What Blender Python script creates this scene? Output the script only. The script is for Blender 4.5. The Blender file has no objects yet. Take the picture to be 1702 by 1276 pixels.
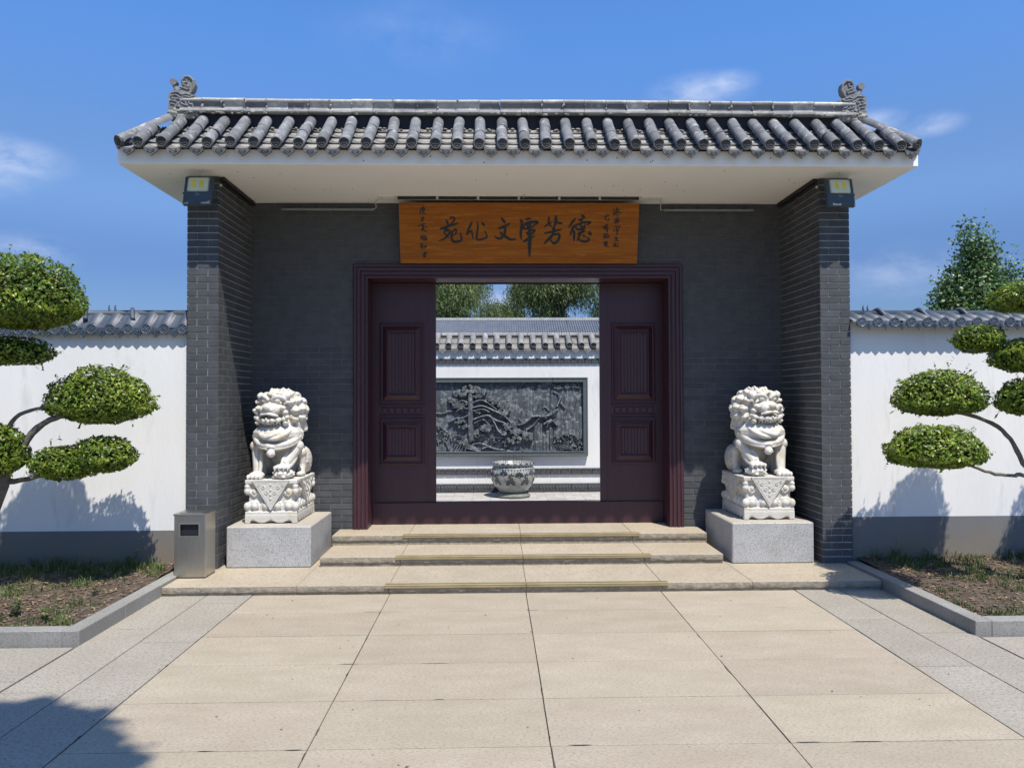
import bpy, math, random
import numpy as np
from math import sin, cos, pi, atan2, sqrt, radians
from mathutils import Vector, Matrix, noise as mnoise

random.seed(7); np.random.seed(7)
S = bpy.context.scene
COL = S.collection

# ------------------------------------------------------------------ camera
CAM = np.array([-0.2739, -7.2385, 1.7294]); YAW, PIT, ROL, FPX = 0.0238, 0.0178, -0.0037, 1229.38
_f = np.array([sin(YAW)*cos(PIT), cos(YAW)*cos(PIT), sin(PIT)])
_r = np.array([cos(YAW), -sin(YAW), 0.0]); _u = np.cross(_r, _f)
_r, _u = cos(ROL)*_r + sin(ROL)*_u, -sin(ROL)*_r + cos(ROL)*_u
cam = bpy.data.cameras.new("camera"); cam.sensor_fit = 'HORIZONTAL'; cam.sensor_width = 36
cam.lens = FPX/1702*36; cam.clip_end = 3000; cam.clip_start = .05
co = bpy.data.objects.new("camera", cam); COL.objects.link(co)
co.matrix_world = Matrix(((_r[0], _u[0], -_f[0], CAM[0]), (_r[1], _u[1], -_f[1], CAM[1]),
                          (_r[2], _u[2], -_f[2], CAM[2]), (0, 0, 0, 1)))
S.camera = co

def at(px, py, Y):
    """point of the real place seen at a spot of the photograph, at depth plane Y (survey helper)"""
    d = _f*FPX + _r*(px-851) - _u*(py-638); t = (Y-CAM[1])/d[1]
    return Vector(CAM + t*d)

# ------------------------------------------------------------------ light
SUND = Vector((-0.48, 1.0, -2.12)).normalized()           # direction the sunlight travels
sl = bpy.data.lights.new("sun", 'SUN'); sl.energy = 4.3; sl.angle = radians(.53); sl.color = (1, .945, .85)
so = bpy.data.objects.new("sun", sl); COL.objects.link(so)
so.rotation_euler = SUND.to_track_quat('-Z', 'Y').to_euler(); so.location = (3, -8, 14)
W = bpy.data.worlds.new("World"); S.world = W; W.use_nodes = True
nt = W.node_tree; N = nt.nodes; L = nt.links; N.clear()
sky = N.new('ShaderNodeTexSky'); sky.sky_type = 'NISHITA'; sky.sun_disc = False
sky.sun_elevation = math.asin(-SUND.z); sky.sun_rotation = atan2(-SUND.x, -SUND.y)
sky.altitude = 100; sky.air_density = 1.25; sky.dust_density = .5; sky.ozone_density = 3.0
tc = N.new('ShaderNodeTexCoord')
mp = N.new('ShaderNodeMapping'); mp.inputs['Scale'].default_value = (1, 1, 2.2)
L.new(tc.outputs['Generated'], mp.inputs[0])
nz = N.new('ShaderNodeTexNoise'); nz.inputs['Scale'].default_value = 11.0; nz.inputs['Detail'].default_value = 9
nz.inputs['Roughness'].default_value = .62; L.new(mp.outputs[0], nz.inputs['Vector'])
rp = N.new('ShaderNodeValToRGB'); rp.color_ramp.elements[0].position = .36; rp.color_ramp.elements[1].position = .66
L.new(nz.outputs['Fac'], rp.inputs[0])
def cloud_spot(px, py, size, amt):
    v = (at(px, py, 100)-Vector(CAM)).normalized()
    v1 = N.new('ShaderNodeVectorMath'); v1.operation = 'SUBTRACT'; L.new(tc.outputs['Generated'], v1.inputs[0]); v1.inputs[1].default_value = v
    v2 = N.new('ShaderNodeVectorMath'); v2.operation = 'MULTIPLY'; L.new(v1.outputs[0], v2.inputs[0]); v2.inputs[1].default_value = (1, 1, 2.6)
    vm = N.new('ShaderNodeVectorMath'); vm.operation = 'LENGTH'; L.new(v2.outputs[0], vm.inputs[0])
    mr = N.new('ShaderNodeMapRange'); mr.interpolation_type = 'SMOOTHSTEP'
    mr.inputs[1].default_value = size; mr.inputs[2].default_value = 0; mr.inputs[3].default_value = 0; mr.inputs[4].default_value = amt
    L.new(vm.outputs['Value'], mr.inputs[0]); return mr.outputs[0]
acc = None
for px, py, sz, am in [(1160, 158, .080, .65), (1205, 140, .05, .65), (5, 262, .080, .85), (-60, 280, .10, .6), (40, 418, .070, .6), (1545, 208, .045, .6), (1455, 205, .05, .5),
                       (1500, 450, .11, .35), (835, 500, .06, 1.1), (855, 485, .05, .9), (-900, 200, .3, .8), (2600, 300, .3, .7), (700, 60, .15, .12), (400, 640, .2, .3), (1500, 640, .25, .3)]:
    o_ = cloud_spot(px, py, sz, am)
    if acc is None: acc = o_
    else:
        m_ = N.new('ShaderNodeMath'); m_.operation = 'MAXIMUM'; L.new(acc, m_.inputs[0]); L.new(o_, m_.inputs[1]); acc = m_.outputs[0]
mm = N.new('ShaderNodeMath'); mm.operation = 'MULTIPLY'; mm.use_clamp = True; L.new(acc, mm.inputs[0]); L.new(rp.outputs[0], mm.inputs[1])
mx = N.new('ShaderNodeMix'); mx.data_type = 'RGBA'; L.new(mm.outputs[0], mx.inputs['Factor'])
tint = N.new('ShaderNodeMix'); tint.data_type = 'RGBA'; tint.blend_type = 'MULTIPLY'; tint.inputs['Factor'].default_value = 1
L.new(sky.outputs[0], tint.inputs['A'])
sxyz = N.new('ShaderNodeSeparateXYZ'); L.new(tc.outputs['Generated'], sxyz.inputs[0])
gr_ = N.new('ShaderNodeValToRGB'); gr_.color_ramp.interpolation = 'EASE'; e_ = gr_.color_ramp.elements
e_[0].position = 0.0; e_[0].color = (.34, .44, .64, 1); e_[1].position = .6; e_[1].color = (.64, 1.0, 1.46, 1)
for p_, c_ in ((.157, (.36, .475, .76, 1)), (.257, (.60, .74, 1.0, 1)), (.454, (.60, .96, 1.42, 1))):
    q_ = e_.new(p_); q_.color = c_
L.new(sxyz.outputs['Z'], gr_.inputs[0]); L.new(gr_.outputs[0], tint.inputs['B'])
L.new(tint.outputs['Result'], mx.inputs['A']); mx.inputs['B'].default_value = (5.4, 6.0, 7.4, 1)
bg = N.new('ShaderNodeBackground'); bg.inputs['Strength'].default_value = .1
L.new(mx.outputs['Result'], bg.inputs[0]); wo = N.new('ShaderNodeOutputWorld'); L.new(bg.outputs[0], wo.inputs[0])
S.view_settings.view_transform = 'Standard'; S.view_settings.look = 'None'
S.view_settings.exposure = 0.50; S.view_settings.gamma = 1; S.view_settings.use_curve_mapping = False
S.cycles.max_bounces = 8; S.cycles.diffuse_bounces = 5; S.cycles.transparent_max_bounces = 8

# ------------------------------------------------------------------ materials
def mat(name, c1, c2=None, scale=4, rough=.7, bump=0., bscale=None, metal=0., spec=.5, rnd=0., coat=0., stretch=(1, 1, 1),
        c3=None, s3=40, f3=.5, detail=6, lo=.35, hi=.65, island=0., coords='pos', zdirt=None, aniso=0., trans=0., hue=0.):
    m = bpy.data.materials.new(name); m.use_nodes = True; t = m.node_tree; n = t.nodes; l = t.links
    b = n['Principled BSDF']; b.inputs['Roughness'].default_value = rough; b.inputs['Metallic'].default_value = metal
    b.inputs['Specular IOR Level'].default_value = spec; b.inputs['Coat Weight'].default_value = coat; b.inputs['Coat Roughness'].default_value = .12
    g = n.new('ShaderNodeNewGeometry'); src = g.outputs['Position']
    if coords == 'obj':
        q = n.new('ShaderNodeTexCoord'); src = q.outputs['Object']
    mp = n.new('ShaderNodeMapping'); mp.inputs['Scale'].default_value = stretch; l.new(src, mp.inputs[0]); vec = mp.outputs[0]
    col = None
    if c2 is None: c2 = tuple(x*.8 for x in c1)
    z = n.new('ShaderNodeTexNoise'); z.inputs['Scale'].default_value = scale; z.inputs['Detail'].default_value = detail; z.inputs['Roughness'].default_value = .6
    l.new(vec, z.inputs['Vector'])
    r = n.new('ShaderNodeMapRange'); r.inputs[1].default_value = lo; r.inputs[2].default_value = hi; l.new(z.outputs['Fac'], r.inputs[0])
    x = n.new('ShaderNodeMix'); x.data_type = 'RGBA'; x.inputs['A'].default_value = (*c1, 1); x.inputs['B'].default_value = (*c2, 1)
    l.new(r.outputs[0], x.inputs['Factor']); col = x.outputs['Result']
    if c3 is not None:
        z3 = n.new('ShaderNodeTexNoise'); z3.inputs['Scale'].default_value = s3; z3.inputs['Detail'].default_value = 4; z3.inputs['Roughness'].default_value = .7
        l.new(vec, z3.inputs['Vector'])
        r3 = n.new('ShaderNodeMapRange'); r3.inputs[1].default_value = 1-f3-.06; r3.inputs[2].default_value = 1-f3+.06; l.new(z3.outputs['Fac'], r3.inputs[0])
        x3 = n.new('ShaderNodeMix'); x3.data_type = 'RGBA'; l.new(r3.outputs[0], x3.inputs['Factor']); l.new(col, x3.inputs['A']); x3.inputs['B'].default_value = (*c3, 1); col = x3.outputs['Result']
    if zdirt:
        z0, z1, cd = zdirt
        sp = n.new('ShaderNodeSeparateXYZ'); l.new(g.outputs['Position'], sp.inputs[0])
        zz = n.new('ShaderNodeTexNoise'); zz.inputs['Scale'].default_value = 2.2; zz.inputs['Detail'].default_value = 5; l.new(vec, zz.inputs['Vector'])
        ad = n.new('ShaderNodeMath'); ad.operation = 'MULTIPLY_ADD'; l.new(zz.outputs['Fac'], ad.inputs[0]); ad.inputs[1].default_value = -(z1-z0)*1.2; l.new(sp.outputs['Z'], ad.inputs[2])
        rz = n.new('ShaderNodeMapRange'); rz.inputs[1].default_value = z1-(z1-z0)*.6; rz.inputs[2].default_value = z0-(z1-z0)*.6; l.new(ad.outputs[0], rz.inputs[0])
        xz = n.new('ShaderNodeMix'); xz.data_type = 'RGBA'; l.new(rz.outputs[0], xz.inputs['Factor']); l.new(col, xz.inputs['A']); xz.inputs['B'].default_value = (*cd, 1); col = xz.outputs['Result']
    if rnd or island:
        rs = []
        if rnd:
            oi = n.new('ShaderNodeObjectInfo'); rs.append((oi.outputs['Random'], rnd))
        if island: rs.append((g.outputs['Random Per Island'], island))
        for o_, a_ in rs:
            rr = n.new('ShaderNodeMapRange'); rr.inputs[3].default_value = 1-a_; rr.inputs[4].default_value = 1+a_; l.new(o_, rr.inputs[0])
            h = n.new('ShaderNodeHueSaturation'); l.new(rr.outputs[0], h.inputs['Value']); l.new(col, h.inputs['Color'])
            if hue:
                hr = n.new('ShaderNodeMath'); hr.operation = 'MULTIPLY_ADD'; wn = n.new('ShaderNodeMath'); wn.operation = 'FRACT'
                m7 = n.new('ShaderNodeMath'); m7.operation = 'MULTIPLY'; m7.inputs[1].default_value = 7.31; l.new(o_, m7.inputs[0]); l.new(m7.outputs[0], wn.inputs[0])
                l.new(wn.outputs[0], hr.inputs[0]); hr.inputs[1].default_value = hue; hr.inputs[2].default_value = .5-hue/2; l.new(hr.outputs[0], h.inputs['Hue'])
            col = h.outputs['Color']
    l.new(col, b.inputs['Base Color'])
    if bump:
        bz = n.new('ShaderNodeTexNoise'); bz.inputs['Scale'].default_value = bscale or scale*6; bz.inputs['Detail'].default_value = 6; bz.inputs['Roughness'].default_value = .65; l.new(vec, bz.inputs['Vector'])
        bp = n.new('ShaderNodeBump'); bp.inputs['Strength'].default_value = 1; bp.inputs['Distance'].default_value = bump; l.new(bz.outputs['Fac'], bp.inputs['Height']); l.new(bp.outputs[0], b.inputs['Normal'])
    if trans:
        tr = n.new('ShaderNodeBsdfTranslucent'); l.new(col, tr.inputs[0]); ms = n.new('ShaderNodeMixShader'); ms.inputs[0].default_value = trans
        l.new(b.outputs[0], ms.inputs[1]); l.new(tr.outputs[0], ms.inputs[2]); l.new(ms.outputs[0], n['Material Output'].inputs[0])
    return m

M = {}
M['brick'] = mat('grey_brick', (.056, .058, .061), (.078, .080, .083), 9, .78, .0015, 90, rnd=.13, c3=(.11, .11, .11), s3=40, f3=.32, spec=.35)
M['mortar'] = mat('mortar', (.43, .43, .42), (.31, .31, .305), 12, .9, .001, 120)
M['mortar_dark'] = mat('mortar_dark', (.17, .175, .18), (.12, .12, .13), 6, .9, .001, 120)  # darker copy of the mortar, the door wall's shade put into its colour
M['plaster'] = mat('white_plaster', (.77, .76, .735), (.72, .71, .685), 2.6, .88, .002, 40, stretch=(1, 1, .22), c3=(.66, .65, .62), s3=5, f3=.36)
M['soffit'] = mat('painted_concrete', (.88, .86, .82), (.84, .82, .78), 1.2, .8, .0015, 25)
M['skirt'] = mat('grey_painted_skirting', (.165, .17, .175), (.14, .145, .15), 2.0, .85, .001, 60, zdirt=(.10, .52, (.20, .165, .12)))
M['tile'] = mat('grey_clay_tile', (.128, .130, .135), (.19, .192, .195), 8, .88, .003, 90, rnd=.24, c3=(.34, .335, .32), s3=13, f3=.40, spec=.3)
M['tile_dk'] = mat('grey_clay_tile_cap', (.070, .072, .076), (.12, .12, .12), 14, .75, .0015, 150, rnd=.2, spec=.35)
M['pan'] = mat('grey_pan_tile', (.105, .105, .105), (.165, .162, .157), 9, .85, .003, 90, rnd=.3, c3=(.29, .285, .27), s3=14, f3=.38, spec=.2)
M['ridge'] = mat('weathered_ridge_tile', (.30, .295, .29), (.42, .41, .385), 8, .85, .003, 80, rnd=.14, c3=(.56, .54, .48), s3=7, f3=.42, spec=.2)
M['ridge_dk'] = mat('ridge_tile_face', (.15, .145, .155), (.22, .21, .21), 8, .85, .003, 80, rnd=.2, c3=(.45, .42, .38), s3=10, f3=.36, spec=.2)
M['lime'] = mat('lime_mortar', (.36, .335, .30), (.26, .245, .22), 12, .95, .012, 30)
M['orn'] = mat('carved_grey_clay', (.15, .15, .155), (.24, .235, .23), 18, .85, .004, 90, c3=(.42, .40, .36), s3=16, f3=.34)
M['dark'] = mat('recess_shade', (.03, .033, .04), None, 5, .9)  # near-black colour that paints in the shadow below the overhanging ridge
M['glaze'] = mat('blue_grey_glazed_tile', (.052, .066, .09), (.075, .09, .115), 6, .48, .0006, 40, rnd=.12, spec=.45, c3=(.34, .36, .38), s3=22, f3=.26)
M['glaze_dk'] = mat('blue_grey_glazed_face', (.055, .072, .10), (.08, .10, .13), 16, .33, .001, 90, rnd=.1, spec=.55)
M['wood'] = mat('maroon_door_paint', (.046, .0165, .0235), (.054, .020, .028), 3, .40, .0006, 60, stretch=(6, 6, .8), spec=.45)
M['wood_fr'] = mat('maroon_frame_paint', (.046, .0165, .0225), (.056, .021, .028), 3, .42, .0006, 60, stretch=(6, 6, .8), spec=.5)
M['wood_matt'] = mat('maroon_lintel_shade', (.020, .008, .012), None, 3, .9, spec=.05)  # door maroon darkened, shade under the door head painted into it
M['plaque'] = mat('varnished_board', (.32, .105, .012), (.25, .074, .008), 2.6, .5, .0005, 30, stretch=(.5, 1, 7), spec=.18, c3=(.37, .14, .022), s3=7, f3=.42)
M['ink'] = mat('black_paint', (.010, .010, .013), None, 5, .55)
M['granite_beige'] = mat('beige_granite', (.33, .278, .202), (.40, .343, .258), 2.4, .8, .003, 60, rnd=.05, c3=(.265, .215, .155), s3=52, f3=.44, detail=12, hue=.010, stretch=(1, 2.2, 1), lo=.3, hi=.7)
M['granite_grey'] = mat('grey_granite', (.285, .252, .20), (.345, .31, .255), 2.4, .8, .003, 60, rnd=.06, c3=(.185, .172, .145), s3=55, f3=.44, detail=12, lo=.3, hi=.7)
M['step'] = mat('step_granite', (.36, .30, .215), (.43, .365, .275), 2.6, .8, .003, 60, rnd=.05, c3=(.27, .225, .16), s3=55, f3=.43, detail=12, lo=.3, hi=.7)
M['step_edge'] = mat('step_split_face', (.23, .195, .14), (.36, .31, .235), 16, .88, .014, 38, rnd=.05, c3=(.25, .225, .18), s3=30, f3=.42)
M['kerb'] = mat('kerb_granite', (.235, .225, .20), (.28, .27, .245), 3, .7, .0012, 160, rnd=.06, c3=(.13, .13, .13), s3=120, f3=.43)
M['plinth'] = mat('speckled_granite', (.38, .375, .36), (.44, .435, .42), 5, .7, .001, 200, c3=(.17, .17, .17), s3=105, f3=.44)
M['plinth_top'] = mat('sawn_granite_top', (.37, .33, .27), (.42, .38, .315), 3, .75, .001, 200, c3=(.36, .33, .29), s3=100, f3=.4)
M['marble'] = mat('white_marble', (.61, .585, .53), (.52, .495, .435), 11, .62, .0045, 75, c3=(.50, .44, .33), s3=7, f3=.40)
M['marble_pat'] = mat('white_marble_carved', (.61, .585, .53), (.50, .475, .42), 60, .65, .006, 55)
M['steel'] = mat('brushed_steel', (.50, .47, .41), (.44, .41, .36), 3, .34, .0004, 40, stretch=(40, 40, 1.5), metal=1.)
M['steel_lt'] = mat('bright_steel', (.62, .60, .56), None, 3, .3, metal=1.)
M['black'] = mat('black_rubber', (.012, .012, .014), None, 5, .6)
M['lamp'] = mat('lamp_housing', (.040, .056, .066), (.05, .066, .076), 8, .55, spec=.4)
M['lens'] = mat('lamp_reflector', (.58, .58, .38), (.62, .62, .44), 20, .35, coat=.4)
M['led'] = mat('led_phosphor', (.80, .62, .06), None, 20, .5, coat=.4)
M['print'] = mat('pale_print', (.30, .33, .36), None, 20, .6)
M['metal_gy'] = mat('grey_metal', (.26, .27, .28), None, 8, .5, metal=.3)
M['white_rail'] = mat('white_plastic', (.55, .53, .50), None, 8, .5)
M['wire'] = mat('pale_cable', (.5, .47, .43), None, 8, .6)
M['strip'] = mat('stair_nosing', (.34, .275, .145), (.27, .215, .11), 5, .5, .0006, 60, metal=.25)
M['strip_gr'] = mat('stair_nosing_groove', (.16, .125, .09), None, 5, .7)
M['relief'] = mat('carved_blue_stone', (.062, .073, .083), (.10, .114, .125), 5, .55, .002, 60, spec=.5, c3=(.23, .245, .25), s3=14, f3=.44)
M['relief_fr'] = mat('carved_stone_frame', (.075, .092, .102), (.105, .122, .13), 40, .65, .008, 45, spec=.4)
M['frieze'] = mat('dark_frieze', (.05, .052, .058), (.085, .087, .092), 60, .8, .01, 50)
M['porc'] = mat('porcelain', (.36, .36, .335), (.22, .235, .215), 9, .3, coat=.5)
M['porc_b'] = mat('porcelain_painting', (.022, .026, .028), (.05, .055, .058), 25, .25, coat=.4)
M['stand'] = mat('green_stone_stand', (.12, .14, .125), (.20, .21, .18), 18, .7, .004, 60)
M['incense'] = mat('incense_stick', (.12, .07, .05), None, 5, .8)
M['paver'] = mat('courtyard_paver', (.34, .32, .29), (.41, .39, .36), 6, .85, .001, 100, rnd=.12, c3=(.32, .31, .28), s3=60, f3=.36)
M['bark'] = mat('bark', (.10, .085, .065), (.17, .15, .12), 20, .9, .006, 60)
M['leaf'] = mat('topiary_leaf', (.085, .150, .018), (.235, .305, .034), 5, .36, island=.60, trans=.36, hue=.045, spec=.42)
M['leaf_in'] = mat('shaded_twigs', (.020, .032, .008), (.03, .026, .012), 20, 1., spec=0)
M['willow'] = mat('willow_leaf', (.085, .13, .034), (.18, .23, .075), 1.2, .5, island=.4, trans=.32, hue=.03)
M['poplar'] = mat('poplar_leaf', (.07, .135, .04), (.15, .23, .08), 1.5, .42, island=.4, trans=.28, hue=.03)
M['soil'] = mat('bed_soil', (.085, .058, .038), (.14, .10, .068), 7, .95, .02, 22, c3=(.05, .036, .026), s3=30, f3=.5)
M['litter'] = mat('dry_leaf_litter', (.23, .165, .10), (.13, .09, .06), 30, .85, island=.55, hue=.03)
M['grass'] = mat('grass_blades', (.055, .095, .022), (.11, .15, .04), 3, .55, island=.4, trans=.25, hue=.04)
M['ground'] = mat('far_ground', (.16, .15, .12), (.10, .13, .06), .05, .95)
M['joint'] = mat('joint_sand', (.10, .085, .065), (.06, .052, .042), 9, .95)
M['far_roof'] = mat('far_blue_grey_roof', (.085, .10, .125), (.115, .13, .155), 1.5, .7, rnd=.1)
M['chips'] = mat('screw_head', (.03, .025, .02), None, 5, .8)

# ------------------------------------------------------------------ mesh helpers
class MB:
    def __init__(s): s.v = []; s.f = []; s.m = []
    def add(s, vs, fs, mi=0):
        o = len(s.v); s.v += [tuple(x) for x in vs]; s.f += [tuple(i+o for i in f) for f in fs]; s.m += [mi]*len(fs); return s
    def box(s, x0, x1, y0, y1, z0, z1, mi=0):
        return s.add([(x0, y0, z0), (x1, y0, z0), (x1, y1, z0), (x0, y1, z0), (x0, y0, z1), (x1, y0, z1), (x1, y1, z1), (x0, y1, z1)],
                     [(0, 3, 2, 1), (4, 5, 6, 7), (0, 1, 5, 4), (1, 2, 6, 5), (2, 3, 7, 6), (3, 0, 4, 7)], mi)
    def bbox(s, x0, x1, y0, y1, z0, z1, b=.004, mi=0):
        """box with chamfered edges (24 corners)"""
        vs = []; 
        for X, sx in ((x0, 1), (x1, -1)):
            for Y, sy in ((y0, 1), (y1, -1)):
                for Z, sz in ((z0, 1), (z1, -1)):
                    vs += [(X, Y+sy*b, Z+sz*b), (X+sx*b, Y, Z+sz*b), (X+sx*b, Y+sy*b, Z)]
        def i(a, c, d, k): return (a*4+c*2+d)*3+k
        fs = [(i(0,0,0,0), i(0,0,1,0), i(0,1,1,0), i(0,1,0,0)), (i(1,0,0,0), i(1,1,0,0), i(1,1,1,0), i(1,0,1,0)),
              (i(0,0,0,1), i(1,0,0,1), i(1,0,1,1), i(0,0,1,1)), (i(0,1,0,1), i(0,1,1,1), i(1,1,1,1), i(1,1,0,1)),
              (i(0,0,0,2), i(0,1,0,2), i(1,1,0,2), i(1,0,0,2)), (i(0,0,1,2), i(1,0,1,2), i(1,1,1,2), i(0,1,1,2))]
        for a in (0, 1):
            for c in (0, 1):
                fs.append((i(a,c,0,0), i(a,c,0,1), i(a,c,1,1), i(a,c,1,0)))
                fs.append((i(a,0,c,0), i(a,0,c,2), i(a,1,c,2), i(a,1,c,0)))
                fs.append((i(0,a,c,1), i(0,a,c,2), i(1,a,c,2), i(1,a,c,1)))
                for d in (0, 1): fs.append((i(a,c,d,0), i(a,c,d,1), i(a,c,d,2)))
        return s.add(vs, fs, mi)
    def tube(s, pts, rad, n=8, mi=0, cap=True):
        pts = [Vector(p) for p in pts]; k = len(pts)
        if not hasattr(rad, '__len__'): rad = [rad]*k
        vs = []; ref = None
        for i, p in enumerate(pts):
            t = (pts[min(i+1, k-1)]-pts[max(i-1, 0)]).normalized()
            if ref is None: ref = Vector((0, 0, 1)) if abs(t.z) < .9 else Vector((1, 0, 0))
            a = t.cross(ref).normalized(); b = a.cross(t).normalized(); ref = b
            for j in range(n):
                w = 2*pi*j/n; vs.append(p+a*cos(w)*rad[i]+b*sin(w)*rad[i])
        fs = [(i*n+j, i*n+(j+1) % n, (i+1)*n+(j+1) % n, (i+1)*n+j) for i in range(k-1) for j in range(n)]
        if cap: fs += [tuple(reversed(range(n))), tuple(range((k-1)*n, k*n))]
        return s.add(vs, fs, mi)
    def lathe(s, prof, n=32, c=(0, 0, 0), mi=0, sy=1.):
        vs = [(c[0]+r*cos(2*pi*j/n), c[1]+sy*r*sin(2*pi*j/n), c[2]+z) for r, z in prof for j in range(n)]
        fs = [(i*n+j, i*n+(j+1) % n, (i+1)*n+(j+1) % n, (i+1)*n+j) for i in range(len(prof)-1) for j in range(n)]
        return s.add(vs, fs, mi)
    def ell(s, c, r, rot=None, n=14, m=9, mi=0):
        vs = [Vector((0, 0, 1))]
        for i in range(1, m):
            a = pi*i/m
            vs += [Vector((sin(a)*cos(2*pi*j/n), sin(a)*sin(2*pi*j/n), cos(a))) for j in range(n)]
        vs.append(Vector((0, 0, -1)))
        vs = [Vector((v.x*r[0], v.y*r[1], v.z*r[2])) for v in vs]
        if rot:
            R = Matrix.Rotation(rot[2], 3, 'Z') @ Matrix.Rotation(rot[1], 3, 'Y') @ Matrix.Rotation(rot[0], 3, 'X'); vs = [R @ v for v in vs]
        vs = [v+Vector(c) for v in vs]
        fs = [(0, 1+j, 1+(j+1) % n) for j in range(n)]
        fs += [(1+i*n+j, 1+(i+1)*n+j, 1+(i+1)*n+(j+1) % n, 1+i*n+(j+1) % n) for i in range(m-2) for j in range(n)]
        e = len(vs)-1; b = 1+(m-2)*n; fs += [(e, b+(j+1) % n, b+j) for j in range(n)]
        return s.add(vs, fs, mi)
    def prism(s, poly, y0, y1, mi=0):
        """extrude an XZ outline between y0 (front) and y1"""
        k = len(poly); vs = [(x, y0, z) for x, z in poly]+[(x, y1, z) for x, z in poly]
        ar = sum(poly[i][0]*poly[(i+1) % k][1]-poly[(i+1) % k][0]*poly[i][1] for i in range(k))
        f0 = tuple(range(k)); f1 = tuple(range(2*k-1, k-1, -1)); sd = [(i, i+k, (i+1) % k+k, (i+1) % k) for i in range(k)]
        if ar < 0: f0 = f0[::-1]; f1 = f1[::-1]; sd = [x[::-1] for x in sd]
        return s.add(vs, [f0, f1]+sd, mi)
    def build(s, name, mats, parent=None, smooth=False, kind=None):
        me = bpy.data.meshes.new(name); me.from_pydata([tuple(v) for v in s.v], [], s.f); 
        if not isinstance(mats, (list, tuple)): mats = [mats]
        for m in mats: me.materials.append(m)
        if len(mats) > 1: me.polygons.foreach_set('material_index', s.m)
        if smooth: me.polygons.foreach_set('use_smooth', [True]*len(me.polygons))
        me.update(); return link(name, me, parent, kind)

def link(name, me, parent=None, kind=None):
    o = bpy.data.objects.new(name, me); COL.objects.link(o)
    if parent is not None:
        o.parent = parent
        if parent.type == 'EMPTY': o.matrix_parent_inverse = Matrix.Translation(-Vector(parent['base']))
    if kind: o['kind'] = kind
    return o
def thing(name, label, cat, loc=(0, 0, 0), group=None):
    o = bpy.data.objects.new(name, None); COL.objects.link(o); o.empty_display_size = .2
    o.location = loc; o['base'] = tuple(float(v) for v in loc); o['label'] = label; o['category'] = cat
    if group: o['group'] = group
    return o
def tag(o, label, cat, group=None):
    o['label'] = label; o['category'] = cat
    if group: o['group'] = group
    return o
def inst(name, me, loc, parent=None, rot=(0, 0, 0), sc=None):
    """object sharing mesh data, placed in world coordinates"""
    o = link(name, me, parent); o.location = loc; o.rotation_euler = rot
    if sc is not None: o.scale = sc
    return o
def mesh_only(mb, name, mats, smooth=False):
    o = mb.build(name, mats, None, smooth); me = o.data; bpy.data.objects.remove(o); return me
def fix_normals(me):
    import bmesh
    b = bmesh.new(); b.from_mesh(me); bmesh.ops.recalc_face_normals(b, faces=b.faces); b.to_mesh(me); b.free()
def smooth_line(pts, k=4):
    """Catmull-Rom through 2D/3D points"""
    P = [np.array(p, float) for p in pts]
    if len(P) < 3: return [P[0]+(P[-1]-P[0])*t for t in np.linspace(0, 1, k+1)]
    P = [2*P[0]-P[1]]+P+[2*P[-1]-P[-2]]; out = []
    for i in range(1, len(P)-2):
        for t in np.linspace(0, 1, k, endpoint=False):
            a, b, c, d = P[i-1], P[i], P[i+1], P[i+2]
            out.append(.5*((2*b)+(-a+c)*t+(2*a-5*b+4*c-d)*t*t+(-a+3*b-3*c+d)*t**3))
    out.append(P[-2]); return out
def remesh(mb, vox, smooth_it=2, name='carving'):
    o = mb.build(name, M['marble']); fix_normals(o.data)
    r = o.modifiers.new('r', 'REMESH'); r.mode = 'VOXEL'; r.voxel_size = vox
    if smooth_it:
        sm = o.modifiers.new('s', 'SMOOTH'); sm.factor = .5; sm.iterations = smooth_it
    dg = bpy.context.evaluated_depsgraph_get(); me = bpy.data.meshes.new_from_object(o.evaluated_get(dg))
    bpy.data.objects.remove(o); me.polygons.foreach_set('use_smooth', [True]*len(me.polygons)); me.name = name; return me

Z1, Z2, Z3 = .0805, .1746, .2787       # the three step levels
A, C, D = 2.955, 3.25, 1.0             # inner and outer edge of the side walls, face of the door wall
ZS = 3.894                             # underside of the roof slab
ZC = .10                               # courtyard floor

# ------------------------------------------------------------------ ground
g = MB(); g.add([(-1500, -300, -.06), (1500, -300, -.06), (1500, 2500, -.06), (-1500, 2500, -.06)], [(0, 1, 2, 3)]); g.build('ground', M['ground'], kind='structure')
pave = MB().box(-9, 9, -13, -.60, -.055, -.012).build('forecourt', M['joint'], kind='structure')
def slab_mesh(w, d, m, h=.05, gap=.0033, b=.0009):
    return mesh_only(MB().bbox(-w/2+gap, w/2-gap, -d/2+gap, d/2-gap, -h, 0, b), 'paving_slab', m)
RP = .5850
sm_beige = slab_mesh(1.2, RP, M['granite_beige']); rows = [-.62-RP*k for k in range(0, 17)]
for k, y in enumerate(rows):
    for c in range(4):
        inst('paving_slab', sm_beige, (-1.8+1.2*c+random.uniform(-.0012, .0012), y-RP/2, random.uniform(-.0012, .0008)), pave, rot=(0, 0, random.uniform(-.0012, .0012)))
sm_strip = slab_mesh(.39, 1.2, M['granite_grey']); sm_strip2 = slab_mesh(.40, 1.0, M['granite_grey'])
for sx in (-1, 1):
    for k in range(-1, 9):
        inst('paving_slab', sm_strip2, (sx*2.603, -1.13-1.0*k+(.09 if sx > 0 else -.27), random.uniform(-.001, .001)), pave)
    for k in range(-1, 8):
        inst('paving_slab', sm_strip, (sx*3.0, -1.28-1.2*k+(.3 if sx < 0 else 0), random.uniform(-.001, .001)), pave)
cp = MB()
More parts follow.
